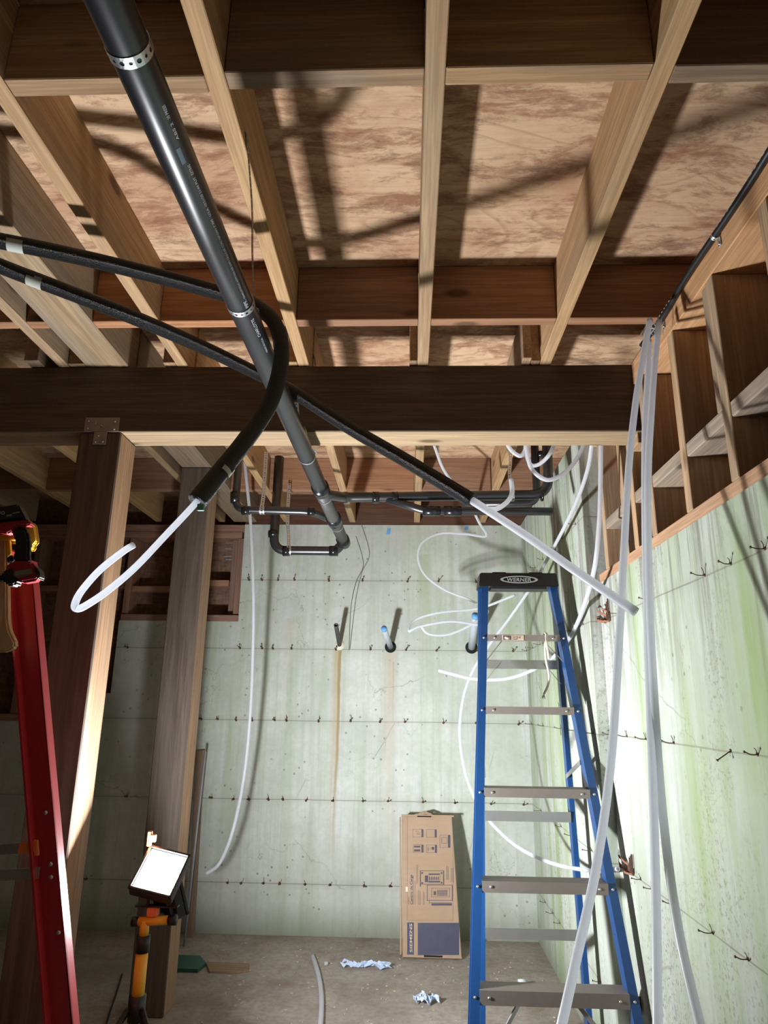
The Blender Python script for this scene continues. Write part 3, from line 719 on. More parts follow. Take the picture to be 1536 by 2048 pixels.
pexline('white tube hook curling around the strap below the joist', [D(970, 1018, 2.3), D(995, 1017, 2.4), D(1015, 1003, 2.5), D(1024, 985, 2.55), D(1022, 958, 2.57)], .0088)
pexline('length of white tube lying on the floor', [aZ(625, 1911, -1.18), aZ(637, 1950, -1.18), aZ(643, 1995, -1.18), aZ(640, 2060, -1.18), aZ(630, 2110, -1.18)], .0095)
# black cable on the top plate
bm = bmesh.new(); cpts = [Vector((.724, .3, 1.085+H)), Vector((.721, .9, 1.087+H)), Vector((.7245, 1.25, 1.083+H)), Vector((.721, 1.55, 1.085+H)), Vector((.7245, 1.74, 1.080+H)), Vector((.70, 1.86, 1.055+H))]
t = thing('black_conduit', 'black tube strapped along the top plate at the upper right', 'conduit', cpts[3])
cpath = spline(cpts, 12); sweep(bm, cpath, .0082, 16, .6); child(obj('tube_run', bm, plain('black_tube', (.014, .014, .015), .4), t))
bm = bmesh.new()
for i in range(46):
    y = .95+i*.018; bbox(bm, (.7155, y, 1.0845+H), (.7163, y+.006*(1+(i % 3)*.3), 1.086+H))
child(obj('print', bm, LGREY, t))
for y, lab in ((1.40, 'small steel clip holding the black conduit to the top plate'), (1.765, 'steel clip at the lower end of the black conduit')):
    c = Vector((.724, y, 1.083+H)); t = thing('conduit_clip', lab, 'clip', c, 'conduit clips'); child(ring_strap('band', c, Vector((0, 1, 0)), .0095, t, .010))
    bm = bmesh.new(); bbox(bm, (-.002, -.006, -.022), (.0, .006, .0), .0005); cyl(bm, (-.004, 0, -.015), (.0, 0, -.015), .003, 10)
    child(obj('tab', bm, GALV, t, loc=c+Vector((.010, 0, -.006))))
# cobweb / frayed insulation by the hole
bm = bmesh.new()
for i in range(26):
    a = D(1306+random.uniform(-18, 24), 660+random.uniform(-14, 16), 1.9); d = Vector((random.uniform(-1, 1), random.uniform(-1, 1), random.uniform(-1.2, .6)))*.014
    sweep(bm, [a, a+d, a+d*1.4+Vector((0, 0, -.006))], .0006, 4)
o = obj('frayed_fibres', bm, WEB); tag(o, 'tuft of frayed fibres where the three white tubes leave the joist', 'fibres')

# ------------------------------------------------------------------ wall ties (rusty rods with bent wire)
def tie_mesh(n, seed):
    rnd = random.Random(seed); bm = bmesh.new()
    # local: +X out of the wall
    ln = .036+rnd.uniform(-.006, .008); tip = Vector((ln, rnd.uniform(-.004, .004), .004+rnd.uniform(-.003, .006)))
    sweep(bm, spline([Vector((-.004, 0, 0)), Vector((ln*.5, 0, -.001)), tip], 4), .0019, 8)
    cyl(bm, tip, tip+Vector((.0025, 0, 0)), .0046, 10)
    sweep(bm, spline([Vector((.004, 0, 0)), Vector((.004, .003, .012)), Vector((.008, .001, .026+rnd.uniform(-.008, .006)))], 4), .0011, 6)
    cyl(bm, (-.001, 0, 0), (.0008, 0, 0), .0068, 14)
    me = bpy.data.meshes.new('wall_tie'); bmesh.ops.recalc_face_normals(bm, faces=bm.faces); bm.to_mesh(me); bm.free()
    me.materials.append(RUST); me.polygons.foreach_set('use_smooth', [True]*len(me.polygons)); return me
TM = [tie_mesh(0, s) for s in range(6)]
ordn = ['first', 'second', 'third', 'fourth', 'fifth', 'sixth', 'seventh', 'eighth', 'ninth', 'tenth', 'eleventh', 'twelfth', 'thirteenth', 'fourteenth', 'fifteenth', 'sixteenth']
rown = ['topmost', 'second', 'middle', 'fourth', 'lowest']
far = [[498,524,556,589,658,725,815,877,952], [255,480,524,546,583,672,741,812,873,953,1026], [402,435,472,504,549,573,637,701,760,810,887,952,1037],
       [253,423,467,498,537,566,612,666,726,776,846,910,982,1047], [172,455,482,527,559,610,660,728,780,985,1053]]
rowy = [1162, 1300, 1447, 1603, 1770]
for r_, xs in enumerate(far):
    for k, px in enumerate(xs):
        p = aY(px, rowy[r_], YF); o = bpy.data.objects.new('wall_tie', random.choice(TM)); C.objects.link(o)
        o.location = (p.x, YF, ROWS[r_]+H+random.uniform(-.003, .003)); o.rotation_euler = (random.uniform(-.5, .5), 0, -math.pi/2)
        tag(o, f'rusty tie on the far wall, {ordn[k]} from the left in the {rown[r_]} row', 'wall tie', 'rusty ties on the far wall')
rt = [[(1151,1045),(1125,1078),(1104,1098),(1086,1116),(1071,1138)],
      [(1054,1303),(1066,1300),(1081,1292),(1139,1262),(1167,1250),(1237,1223),(1302,1196),(1409,1143),(1461,1119),(1530,1095)],
      [(1064,1453),(1087,1457),(1124,1462),(1151,1465),(1187,1473),(1221,1474),(1255,1478),(1293,1484),(1349,1492),(1462,1504),(1516,1511)],
      [(1083,1622),(1093,1631),(1106,1640),(1123,1652),(1145,1668),(1184,1699),(1282,1757),(1307,1776),(1346,1805),(1425,1856),(1495,1904)],
      [(1091,1800),(1106,1819),(1120,1838),(1137,1860),(1201,1947)]]
for r_, ps in enumerate(rt):
    for k, (px, py) in enumerate(ps):
        p = aX(px, py, XT); xw = XT
        if p.y < 2.62: p = aX(px, py, XR); xw = XR
        if p.y < .3 or p.y > 4.08: continue
        o = bpy.data.objects.new('wall_tie', random.choice(TM)); C.objects.link(o)
        o.location = (xw, p.y, ROWS[r_]+H+.002); o.rotation_euler = (0, 0, math.pi); o.scale = (.85, .7, .62)
        if r_ == 2 and k == 9: o.rotation_euler = (2.6, .6, math.pi)
        tag(o, f'rusty tie on the right wall, {ordn[k]} from the far corner in the {rown[r_]} row', 'wall tie', 'rusty ties on the right wall')
# bundles of rusty form straps in broken pockets
def bundle(c, lab, seed, s=1.0):
    rnd = random.Random(seed); t = thing('rusty_strap_bundle', lab, 'rusty metal', c)
    for i in range(7):
        bm = bmesh.new(); y0 = rnd.uniform(-.03, .05)*s
        a = Vector((.0, y0, rnd.uniform(-.02, .01)*s)); b = a+Vector((-.012, rnd.uniform(.03, .07)*s, rnd.uniform(.005, .035)*s)); m = a.lerp(b, .5)+Vector((-.012, 0, rnd.uniform(-.006, .006)))
        path = spline([a, m, b], 5); wd = Vector((0, -.4, 1)).normalized(); hw = .0035
        prev = None
        for p in path:
            q = [bm.verts.new(p+wd*hw), bm.verts.new(p-wd*hw), bm.verts.new(p-wd*hw+Vector((.0015, 0, 0))), bm.verts.new(p+wd*hw+Vector((.0015, 0, 0)))]
            if prev:
                for k in range(4): bm.faces.new((prev[k], prev[(k+1) % 4], q[(k+1) % 4], q[k]))
            else: bm.faces.new(q)
            prev = q
        bm.faces.new(prev); obj('bent_strip', bm, RUSTL, t)
    for i in range(3):
        bm = bmesh.new(); y = -.015-.012*i
        bbox(bm, (-.006, y, -.012*s), (-.002, y+.006, (.035+.008*i)*s)); obj('upright_strip', bm, RUST, t)
    bm = bmesh.new(); bbox(bm, (-.003, -.035*s, -.02*s), (.001, .03*s, .004*s), .001); obj('broken_pocket', bm, RUST, t)
bundle(aX(1215, 1232, XR)+Vector((-.002, 0, 0)), 'bundle of bent rusty straps in the right wall, upper one', 3, 1.15)
bundle(aX(1262, 1735, XR)+Vector((-.002, 0, 0)), 'bundle of bent rusty straps in the right wall, lower one beside the ladder', 5, .9)
bundle(aX(1278, 2010, XR)+Vector((-.002, 0, 0)), 'bundle of rusty straps low on the right wall behind the ladder foot', 9, .7)

# ------------------------------------------------------------------ wall stubs, blue tape, wire
def stub(lab, base, tip, r, mat, cap, hole):
    b = Vector(base); d = (Vector(tip)-b).normalized(); t = thing('wall_stub', lab, 'pipe stub', b)
    bm = bmesh.new(); sweep(bm, [b+d*.002-Vector((0,0,0)), Vector(tip)], r, 24, .8); child(obj('stub_pipe', bm, mat, t))
    if cap:
        bm = bmesh.new(); tp = Vector(tip); cyl(bm, tp-d*.012, tp+d*.0015, r+.0008, 24); child(obj('tape_cap', bm, BTAPE, t))
    bm = bmesh.new(); cyl(bm, (b.x, YF-.0015, b.z), (b.x, YF+.001, b.z), hole[0], 28); child(obj('wall_hole', bm, hole[1], t))
bb = lambda px, py: aY(px, py, YF-.002)
stub('small dark pipe stub poking from the far wall above the rust streak', bb(679, 1290), aY(672, 1250, 3.88), .0125, plain('dark_stub', (.06, .055, .05), .6), False, (.030, CREAM))
stub('grey conduit stub with blue taped end, middle of the three wall stubs', bb(781, 1294), aY(768, 1257, 3.86), .0165, GREYPVC, True, (.034, PLUG))
stub('grey conduit stub with blue taped end beside the ladder rail', bb(943, 1295), aY(951, 1231, 3.84), .021, GREYPVC, True, (.036, PLUG))
for (px, py, sw, sh, lab) in ((777, 1063, .014, .02, 'torn piece of blue tape at the top of the far wall, left one'), (933, 1056, .014, .012, 'torn piece of blue tape at the top of the far wall, right one')):
    p = aY(px, py, YF-.002); pol = [p+Vector((-sw, 0, -sh)), p+Vector((sw*.6, 0, -sh*.8)), p+Vector((sw, 0, sh)), p+Vector((-sw*.5, 0, sh*.9))]
    o = prism('tape_scrap', pol, .0012, BTAPE, bev=0); tag(o, lab, 'tape')
o = tube('thin_wire', [aY(712, 1072, 3.98), aY(724, 1110, 3.98), aY(726, 1135, 3.98), aY(712, 1165, 3.98), aY(702, 1215, 4.0), aY(698, 1300, 4.08)], .0022, plain('dark_wire', (.07, .07, .05), .6), seg=6); tag(o, 'thin dark wire dangling down the far wall beside the drain end', 'wire')
o = tube('thin_wire', [aY(1092, 1320, 3.6), aY(1104, 1350, 3.6), aY(1116, 1400, 3.3), aY(1122, 1470, 3.1)], .0012, plain('green_wire', (.10, .16, .08), .6), seg=6); tag(o, 'very thin string behind the blue ladder', 'wire')

# ------------------------------------------------------------------ blue step ladder
lad = thing('step_ladder', 'tall blue step ladder with black top standing by the right wall', 'step ladder', (.47, 2.7, -.0626))
LS = .95
def fY(h): return 2.91-(.281-h)*.325
def fXL(h): return .331-(.281-h)*.0855
def fXR(h): return .634+(.281-h)*.0605
def bY(h): return 3.035-(.5-h)*.06
def bXL(h): return .336-(.5-h)*.03
def bXR(h): return .640+(.5-h)*.012
def rail(name, f, g, side, h0, h1, mat, wd=.030, dp=.062, th=.004, par=None, yoff=0):
    """channel rail: web at x=f(h), flanges outward (side = -1/+1), front face at y=g(h)"""
    bm = bmesh.new()
    prof = [(0, 0), (side*wd, 0), (side*wd, .006), (side*th, .006), (side*th, dp-.006), (side*wd, dp-.006), (side*wd, dp), (0, dp)]
    lo = [bm.verts.new((f(h0)+a, g(h0)+b+yoff, h0+H)) for a, b in prof]
    hi = [bm.verts.new((f(h1)+a, g(h1)+b+yoff, h1+H)) for a, b in prof]
    for k in range(8): bm.faces.new((lo[k], lo[(k+1) % 8], hi[(k+1) % 8], hi[k]))
    bm.faces.new(lo); bm.faces.new(hi)
    return child(obj(name, bm, mat, par))
rail('front_rail', fXL, fY, -1, -1.225, .515, BLUE, par=lad); rail('front_rail', fXR, fY, 1, -1.225, .515, BLUE, par=lad)
rail('rear_rail', bXL, bY, -1, -1.225, .51, BLUE, .024, .045, par=lad); rail('rear_rail', bXR, bY, 1, -1.225, .51, BLUE, .020, .045, par=lad)
for (f, g, s, d, w_) in ((fXL, fY, -1, .062, .03), (fXR, fY, 1, .062, .03), (bXL, bY, -1, .045, .024), (bXR, bY, 1, .045, .020)):
    bm = bmesh.new(); x = f(-1.225); y = g(-1.225); bbox(bm, (min(x-.004*s, x+s*(w_+.004)), y-.004, -.0626), (max(x-.004*s, x+s*(w_+.004)), y+d+.004, -.015), .004)
    child(obj('foot', bm, RUBBER, lad))
for k, (py, lip) in enumerate(((1275, .026), (1418, .029), (1580, .032), (1767, .036), (1985, .042))):
    h = .281-.2925*k - (.0 if k < 4 else .005)
    xl, xr, y = fXL(h), fXR(h), fY(h)
    st = bmesh.new()
    prof = [(0, -lip/2), (0, lip/2), (.078, lip/2), (.078, -lip*.2), (.0755, -lip*.2), (.0755, lip/2-.0025), (.0025, lip/2-.0025), (.0025, -lip/2+.004), (.008, -lip/2+.004), (.008, -lip/2)]
    a = [st.verts.new((xl, y+u-.003, h+H+v)) for u, v in prof]; b = [st.verts.new((xr, y+u-.003, h+H+v)) for u, v in prof]
    for i in range(len(prof)): j = (i+1) % len(prof); st.faces.new((a[i], a[j], b[j], b[i]))
    st.faces.new(a); st.faces.new(b)
    so = child(obj('step', st, ALUD, lad))
    bm = bmesh.new()
    for x in (xl+.03, xr-.03): cyl(bm, (x, y-.006, h+H), (x, y, h+H), .0045, 12)
    for x, s in ((xl-.006, -1), (xr+.006, 1)): cyl(bm, (x+s*.009, y-.0045, h+H), (x+s*.009, y+.001, h+H), .0045, 12)
    child(obj('rivets', bm, ALU, lad))
def flat_bar(name, p, q, wdv, th, mat, par):
    bm = bmesh.new(); p = Vector(p); q = Vector(q); d = (q-p).normalized(); nn = d.cross(wdv).normalized()*th
    vs_ = [bm.verts.new(c+s1*wdv/2+s2*nn/2) for c in (p, q) for s1, s2 in ((-1, -1), (1, -1), (1, 1), (-1, 1))]
    for a in ((0,1,2,3), (4,5,6,7), (0,1,5,4), (1,2,6,5), (2,3,7,6), (3,0,4,7)): bm.faces.new([vs_[i] for i in a])
    return child(obj(name, bm, mat, par))
up = Vector((0, 0, 1))
for h in (.178, -.42, -.83):
    flat_bar('rear_brace', (bXL(h), bY(h)-.004, h+H), (bXR(h), bY(h)-.004, h+H), up*.038, .003, ALU, lad)
h = .281
flat_bar('corner_brace', (fXL(h)+.055, fY(h)+.02, h-.02+H), (fXL(h-.08), fY(h-.08)+.02, h-.095+H), Vector((.012, 0, .014)), .004, ALU, lad)
flat_bar('corner_brace', (fXR(h)-.055, fY(h)+.02, h-.02+H), (fXR(h-.08), fY(h-.08)+.02, h-.095+H), Vector((-.012, 0, .014)), .004, ALU, lad)
h = .178
flat_bar('corner_brace', (bXL(h)+.06, bY(h)-.01, h+H), (bXL(h), bY(h)-.01, h-.075+H), Vector((.013, 0, .013)), .004, ALU, lad)
flat_bar('corner_brace', (bXR(h)-.06, bY(h)-.01, h+H), (bXR(h), bY(h)-.01, h-.075+H), Vector((-.013, 0, .013)), .004, ALU, lad)
h = -.905
flat_bar('corner_brace', (fXL(h)+.13, fY(h)+.03, h-.01+H), (fXL(-1.10)+.004, fY(-1.10)+.03, -1.10+H), Vector((.012, 0, .012)), .014, ALU, lad)
flat_bar('corner_brace', (fXR(h)-.16, fY(h)+.03, h-.01+H), (fXR(-1.10)-.004, fY(-1.10)+.03, -1.10+H), Vector((-.012, 0, .012)), .014, ALU, lad)
# spreaders
for f, b_, sx in ((fXL, bXL, .003), (fXR, bXR, -.003)):
    flat_bar('spreader', (f(-.2)+sx, fY(-.2)+.05, -.2+H), (b_(-.27)+sx, bY(-.27)+.01, -.27+H), up*.018, .003, ALU, lad)
# top cap
bm = bmesh.new()
f0 = [(.307, 2.955, .508), (.653, 2.955, .508), (.648, 2.975, .571), (.314, 2.975, .571)]
b0 = [(.307, 3.10, .508), (.653, 3.10, .508), (.648, 3.09, .571), (.314, 3.09, .571)]
a = [bm.verts.new((x, y, z+H)) for x, y, z in f0]; b = [bm.verts.new((x, y, z+H)) for x, y, z in b0]
bm.faces.new(a); bm.faces.new(b)
for k in range(4): bm.faces.new((a[k], a[(k+1) % 4], b[(k+1) % 4], b[k]))
bmesh.ops.bevel(bm, geom=list(bm.edges), offset=.004, segments=2, affect='EDGES')
bbox(bm, (.36, 2.967, .498+H), (.60, 3.05, .509+H), .001)
for x in (.40, .56): bbox(bm, (x-.03, 2.985, .570+H), (x+.03, 3.07, .576+H), .002)
cap = child(obj('top_cap', bm, BLK, lad))
# logo on the cap front: oval ring and word
capn = Vector((0, -.063, .020)).normalized(); upv = Vector((0, .020, .063)).normalized(); cc = Vector((.482, 2.9625, .538+H))
Mcap = Matrix.Translation(cc+capn*.0012) @ Matrix((( 1, 0, 0), (0, upv.y, capn.y), (0, upv.z, capn.z))).to_4x4()
def rotm(xv, yv, zv, o): return Matrix(((xv.x, yv.x, zv.x, o.x), (xv.y, yv.y, zv.y, o.y), (xv.z, yv.z, zv.z, o.z), (0, 0, 0, 1)))
Mcap = rotm(Vector((1, 0, 0)), upv, capn, cc+capn*.0012)
bm = bmesh.new(); N = 48
for i in range(N):
    q = []
    for (t_, sx, sy) in ((i, .082, .0185), (i+1, .082, .0185), (i+1, .070, .0130), (i, .070, .0130)):
        an = 2*math.pi*t_/N; q.append(bm.verts.new((math.cos(an)*sx, math.sin(an)*sy, .0)))
    bm.faces.new(q)
bmesh.ops.remove_doubles(bm, verts=bm.verts, dist=1e-5)
bm.transform(Mcap); o = obj('logo_ring', bm, LGREY, lad); child(o)
me = text_mesh('WERNER', .024, True); xs = [v.co.x for v in me.vertices]; x0, x1 = min(xs), max(xs)
for v in me.vertices: v.co.x = (v.co.x-(x0+x1)/2)*.112/(x1-x0)*.96+ (v.co.y-.008)*.15; v.co.y -= .0085
me.transform(Mcap); me.materials.clear(); me.materials.append(LGREY); me.name = 'logo_lettering'
o = bpy.data.objects.new('logo_lettering', me); C.objects.link(o); o.parent = lad; child(o)
# label on the top step
yl = fY(.281)-.0045
bm = bmesh.new(); bbox(bm, (.392, yl-.0006, .270+H), (.482, yl, .292+H)); child(obj('step_label', bm, STICK, lad))
bm = bmesh.new(); bbox(bm, (.396, yl-.001, .272+H), (.430, yl-.0004, .290+H)); child(obj('label_print', bm, PRINT, lad))
bm = bmesh.new(); cyl(bm, (.413, yl-.0015, .281+H), (.413, yl-.0008, .281+H), .009, 20); bmesh.ops.scale(bm, vec=(1.3, 1, .8), verts=bm.verts, space=Matrix.Translation((-.413, 0, -.281-H))); child(obj('label_print', bm, STICK, lad))
for k, (s, z, wd) in enumerate((('Werner Co.', .2855, .040), ('TYPE I 250 LBS', .279, .034), ('DANGER', .273, .022))):
    child(place_text('label_text', s, .0055, rotm(Vector((1, 0, 0)), Vector((0, 0, 1)), Vector((0, -1, 0)), Vector((.434, yl-.0008, z+H))), PRINT, lad, fit=wd))
# rope over the top step
ro = thing('rope', 'frayed white rope hanging over the top step of the blue ladder', 'rope', (.575, 2.9, .25+H))
r1 = [Vector((.575, 2.94, .298+H)), Vector((.573, 2.9, .300+H)), Vector((.572, 2.885, .27+H)), D(1090, 1290, 2.81), D(1092, 1320, 2.81), D(1098, 1350, 2.81), D(1096, 1370, 2.81), D(1088, 1388, 2.81)]
bm = bmesh.new(); pth = spline(r1, 8); sweep(bm, pth, .0045, 8, radii=[.0042+.0007*(i % 2) for i in range(len(pth))]); child(obj('strand', bm, ROPE, ro))
bm = bmesh.new(); pth = spline([Vector((.577, 2.9, .300+H)), D(1093, 1285, 2.80), D(1096, 1305, 2.80), D(1098, 1318, 2.80)], 8); sweep(bm, pth, .0045, 8, radii=[.0042+.0007*(i % 2) for i in range(len(pth))]); child(obj('strand', bm, ROPE, ro))
bm = bmesh.new(); e = D(1088, 1386, 2.81)
for i in range(16):
    d = Vector((random.uniform(-.010, .004), random.uniform(-.005, .005), -.014-random.random()*.010)); sweep(bm, [e, e+d*.6, e+d], .0011, 4)
child(obj('frayed_end', bm, ROPE, ro))

lad.location = (.47*LS, 2.7*LS, 0); lad.scale = (LS,)*3
ro.location = (.575*LS, 2.9*LS, .25*LS+H); ro.scale = (LS,)*3

# ------------------------------------------------------------------ cardboard box leaning on the far wall
bx = thing('cardboard_box', 'long flat cardboard box with dark blue printing leaning against the far wall', 'box', (.11, 3.84, 0))
BL = Vector((-.026, 3.80, .004)); BRr = Vector((.262, 3.80, .004))
TL = aY(806, 1630, 3.97); TL.z = TL.z
upb = (Vector((-.038, 4.015, .624+.03))-Vector((-.026, 3.80, .004)))
Lb = aY(806, 1632, 3.985).z; ub = Vector((-.01, .185, Lb)).normalized(); xb = Vector((1, 0, .0)); nb = xb.cross(ub).normalized()  # nb points to camera (-Y)
if nb.y > 0: nb = -nb
ob = Vector((-.026, 3.80, .006)); LB = Lb/ub.z; WB_ = .290; TB = .075
Mb = rotm(xb, ub, nb, ob)     # local x right, y up along box, z toward camera
bm = bmesh.new()
def taper(vs_):
    for v in vs_: v.co.x = v.co.x + v.co.y*(-.028)*(v.co.x/WB_)+0
vs_ = bbox(bm, (0, 0, -TB), (WB_, LB, 0), .004); taper(bm.verts)
for y0 in (.004, LB-.004):
    bbox(bm, (.0, y0-.003, -.002), (WB_*(1 if y0 < .1 else .972), y0+.006, .003), .001)
bbox(bm, (-.012, .01, -TB*.9), (-.004, LB-.01, -.004), .001)     # loose side flap
bm.transform(Mb); child(obj('carton', bm, CARD, bx))
bm = bmesh.new()
bbox(bm, (.085, LB-.010, .003), (.16, LB-.004, .0045), .0005); bbox(bm, (.105, .004, .003), (.195, .012, .0045), .0005)
bm.transform(Mb); child(obj('hand_slot', bm, PLUG, bx))
bm = bmesh.new()
pth = spline([Vector((.07, LB+.004, -.002)), Vector((.11, LB+.014, -.004)), Vector((.135, LB+.018, -.004)), Vector((.17, LB+.004, -.002))], 6)
for i in range(len(pth)-1):
    a_, b_ = pth[i], pth[i+1]; bm.faces.new([bm.verts.new(a_), bm.verts.new(b_), bm.verts.new(b_+Vector((0, -.014, .004))), bm.verts.new(a_+Vector((0, -.014, .004)))])
bm.transform(Mb); o = child(obj('torn_flap', bm, CARD, bx)); md = o.modifiers.new('thickness', 'SOLIDIFY'); md.thickness = .002
# printing (local coordinates in box frame, picture units)
def q2(px, py):   # pixel to box-face local coordinates
    d = ray(px, py); o_ = Vector((0, 0, H)); k = (ob-o_).dot(nb)/d.dot(nb); p = o_+d*k
    l = Mb.inverted() @ p; return l.x, l.y
def prect(bm, x0, y0, x1, y1, z=.0006, zt=.0002): bbox(bm, (min(x0, x1), min(y0, y1), z), (max(x0, x1), max(y0, y1), z+zt))
def zz(x, y): return q2(780+x/6.022, 1600+y/6.024)
def prz(bm, xa, yb, xc, yd, z=.0006):
    vs_ = [bm.verts.new((*zz(x, y), z+dz)) for dz in (0, .0002) for x, y in ((xa, yb), (xc, yb), (xc, yd), (xa, yd))]
    for q in ((0,1,2,3), (4,5,6,7), (0,1,5,4), (1,2,6,5), (2,3,7,6), (3,0,4,7)): bm.faces.new([vs_[i] for i in q])
bm = bmesh.new(); prz(bm, 335, 1868, 832, 1480); prz(bm, 207, 1862, 287, 1475); bm.transform(Mb); child(obj('printed_panel', bm, PRINTB, bx))
bm = bmesh.new()
def frame(x0, y0, x1, y1, wd=3):
    for a in ((x0, y0, x1, y0+wd), (x0, y1-wd, x1, y1), (x0, y0, x0+wd, y1), (x1-wd, y0, x1, y1)): prz(bm, a[0], a[3], a[2], a[1])
for (x0, y0, x1, y1, bx0) in ((275, 352, 402, 448, 378), (438, 355, 562, 452, 538), (600, 422, 726, 575, 698), (280, 538, 402, 633, 378), (440, 540, 565, 636, 540)):
    frame(x0, y0, x1, y1); prz(bm, bx0, y1, x1, y0)
for a in ((300, 375, 350, 379), (320, 395, 360, 399), (318, 410, 365, 414), (290, 552, 365, 572), (290, 595, 365, 620), (600+30, 450, 690, 454), (630, 520, 690, 524), (620, 450, 624, 524), (688, 450, 692, 524),
          (460, 560, 464, 620), (480, 575, 520, 579), (505, 565, 530, 600), (445, 590, 535, 593)): prz(bm, a[0], a[3], a[2], a[1])
# exploded panel drawing
for a in ((360, 850, 372, 1045), (372, 850, 640, 856), (640, 850, 652, 1020), (372, 1012, 640, 1018), (465, 885, 600, 903), (465, 975, 600, 995), (420, 910, 460, 990), (600, 910, 604, 990), (378, 870, 400, 890), (378, 990, 400, 1010), (610, 870, 632, 890), (610, 985, 632, 1005),
          (445, 1022, 755, 1028), (445, 1022, 451, 1210), (745, 1022, 755, 1215), (440, 1205, 745, 1211), (500, 1060, 720, 1064), (500, 1060, 504, 1170), (715, 1060, 719, 1170), (500, 1165, 720, 1169), (525, 1100, 555, 1145),
          (470, 1215, 476, 1240), (480, 1235, 745, 1240), (500, 1245, 745, 1272)): prz(bm, a[0], a[3], a[2], a[1])
for i in range(11): x = 568+i*11.5; prz(bm, x, 1155, x+6, 1082)
for i in range(6):
    x = 470+i*21; prz(bm, x, 968, x+12, 925)
# lines of small print
for (x, y0, y1) in ((320, 778, 1010), (334, 778, 1000), (336, 1080, 1262), (350, 1090, 1262), (364, 1100, 1262), (400, 1100, 1262), (412, 1110, 1262), (680, 790, 960), (690, 800, 960), (702, 800, 965), (735, 820, 990), (747, 820, 985), (765, 810, 1000), (300, 970, 1262)):
    prz(bm, x, y1, x+3, y0)
prz(bm, 305, 1886, 745, 1882)
for a in ((762, 1900, 808, 1904), (783, 1885, 787, 1925)): prz(bm, a[0], a[3], a[2], a[1])
frame(208, 200, 760, 1450, 2)
prz(bm, 278, 1256, 282, 905)
bm.transform(Mb); child(obj('printed_drawing', bm, PRINT, bx))
def box_text(name, s, x, y0, y1, hgt, mat, bold=False):
    """vertical text reading upward; x = baseline (zoom px), y0 = start (bottom)"""
    ax, ay = zz(x, y0); bx_, by = zz(x, y1); L = by-ay
    M = Mb @ rotm(Vector((0, 1, 0)), Vector((-1, 0, 0)), Vector((0, 0, 1)), Vector((ax, ay, .0010)))
    child(place_text(name, s, hgt, M, mat, bx, bold, fit=L))
box_text('lettering_maker', 'SIEMENS', 270, 1835, 1490, .0185, plain('tan_print', (.55, .42, .30), .7), True)
box_text('lettering_title', 'Centro de Carga', 272, 1258, 900, .0165, PRINT, True)
box_text('lettering_small', 'EN ESPAÑOL', 230, 1255, 1165, .006, PRINT)
bm = bmesh.new(); prz(bm, 188, 1105, 215, 1045, z=.0012); bm.transform(Mb); child(obj('shipping_sticker', bm, plain('pale_sticker', (.62, .55, .48), .6), bx))

# ------------------------------------------------------------------ floor clutter
def rag(lab, px, py, sx, sy, seed):
    rnd = random.Random(seed); c = aZ(px, py, -1.19); bm = bmesh.new(); nx, ny = 16, 8; g = {}
    for i in range(nx):
        for j in range(ny):
            u = i/(nx-1)-.5; v = j/(ny-1)-.5
            g[i, j] = bm.verts.new((u*sx*(1+.15*math.sin(j*1.3))+rnd.uniform(-.004, .004), v*sy*(.7+.35*math.sin(i*.45+seed))+.012*math.sin(i*.7+seed)+rnd.uniform(-.003, .003), .016+rnd.uniform(-.013, .014)))
    for i in range(nx-1):
        for j in range(ny-1): bm.faces.new((g[i, j], g[i+1, j], g[i+1, j+1], g[i, j+1]))
    o = obj('crumpled_wipe', bm, RAG, loc=(c.x, c.y, .002)); md = o.modifiers.new('thickness', 'SOLIDIFY'); md.thickness = .0012
    tag(o, lab, 'wipe', 'crumpled wipes')
rag('long crumpled pale blue wipe on the floor left of the box', 732, 1937, .21, .05, 2)
rag('small crumpled pale blue wipe on the floor in front of the box', 853, 2006, .095, .075, 5)
def plank(name, lab, pts, z, mat, cat='board'):
    pol = [aZ(x, y, -1.19) for x, y in pts]; o = prism(name, pol, z, mat, bev=.0015, dirv=Vector((0, 0, 1))); return tag(o, lab, cat)
plank('offcut_board', 'short pale wooden offcut lying flat on the floor behind the work light', [(410, 1928), (498, 1931), (497, 1944), (475, 1948), (418, 1946), (414, 1936)], .010, WB)
plank('green_scrap', 'dark green plastic piece on the floor beside the rear post', [(348, 1916), (400, 1918), (412, 1932), (396, 1946), (345, 1944)], .015, GREENC, 'scrap')
t = thing('plastic_clip', 'clear and metal strap fitting lying on the floor under the ladder', 'fitting', aZ(1065, 1975, -1.19))
bm = bmesh.new(); bbox(bm, (-.06, -.008, 0), (.05, .008, .004), .001, M=Matrix.Rotation(.3, 4, 'Z')); bbox(bm, (-.005, -.03, 0), (.012, .035, .004), .001, M=Matrix.Rotation(-.5, 4, 'Z')); obj('strap', bm, GALV, t)
bm = bmesh.new(); cyl(bm, (-.06, .01, .014), (-.025, .02, .014), .013, 14); obj('cup', bm, plain('clear_plastic', (.7, .75, .78), .15), t)
bm = bmesh.new()
for i in range(420):
    x = random.uniform(-1.2, .62); y = random.uniform(2.4, 4.0); s = random.uniform(.0015, .006); rz = Matrix.Translation((x, y, .0015)) @ Matrix.Rotation(random.random()*6, 4, 'Z')
    bbox(bm, (-s, -s*.4, -.001), (s, s*.4, .0012), M=rz)
o = obj('sawdust', bm, plain('wood_chips', (.55, .44, .30), .9)); tag(o, 'wood chips and sawdust scattered over the concrete floor', 'sawdust', kind='stuff')
p = aZ(652, 1931, -1.19); bm = bmesh.new(); cyl(bm, (-.008, 0, .008), (.008, .004, .008), .008, 12); o = obj('tube_scrap', bm, PEX, loc=(p.x, p.y, 0)); tag(o, 'tiny cut ring of white tube on the floor', 'scrap')
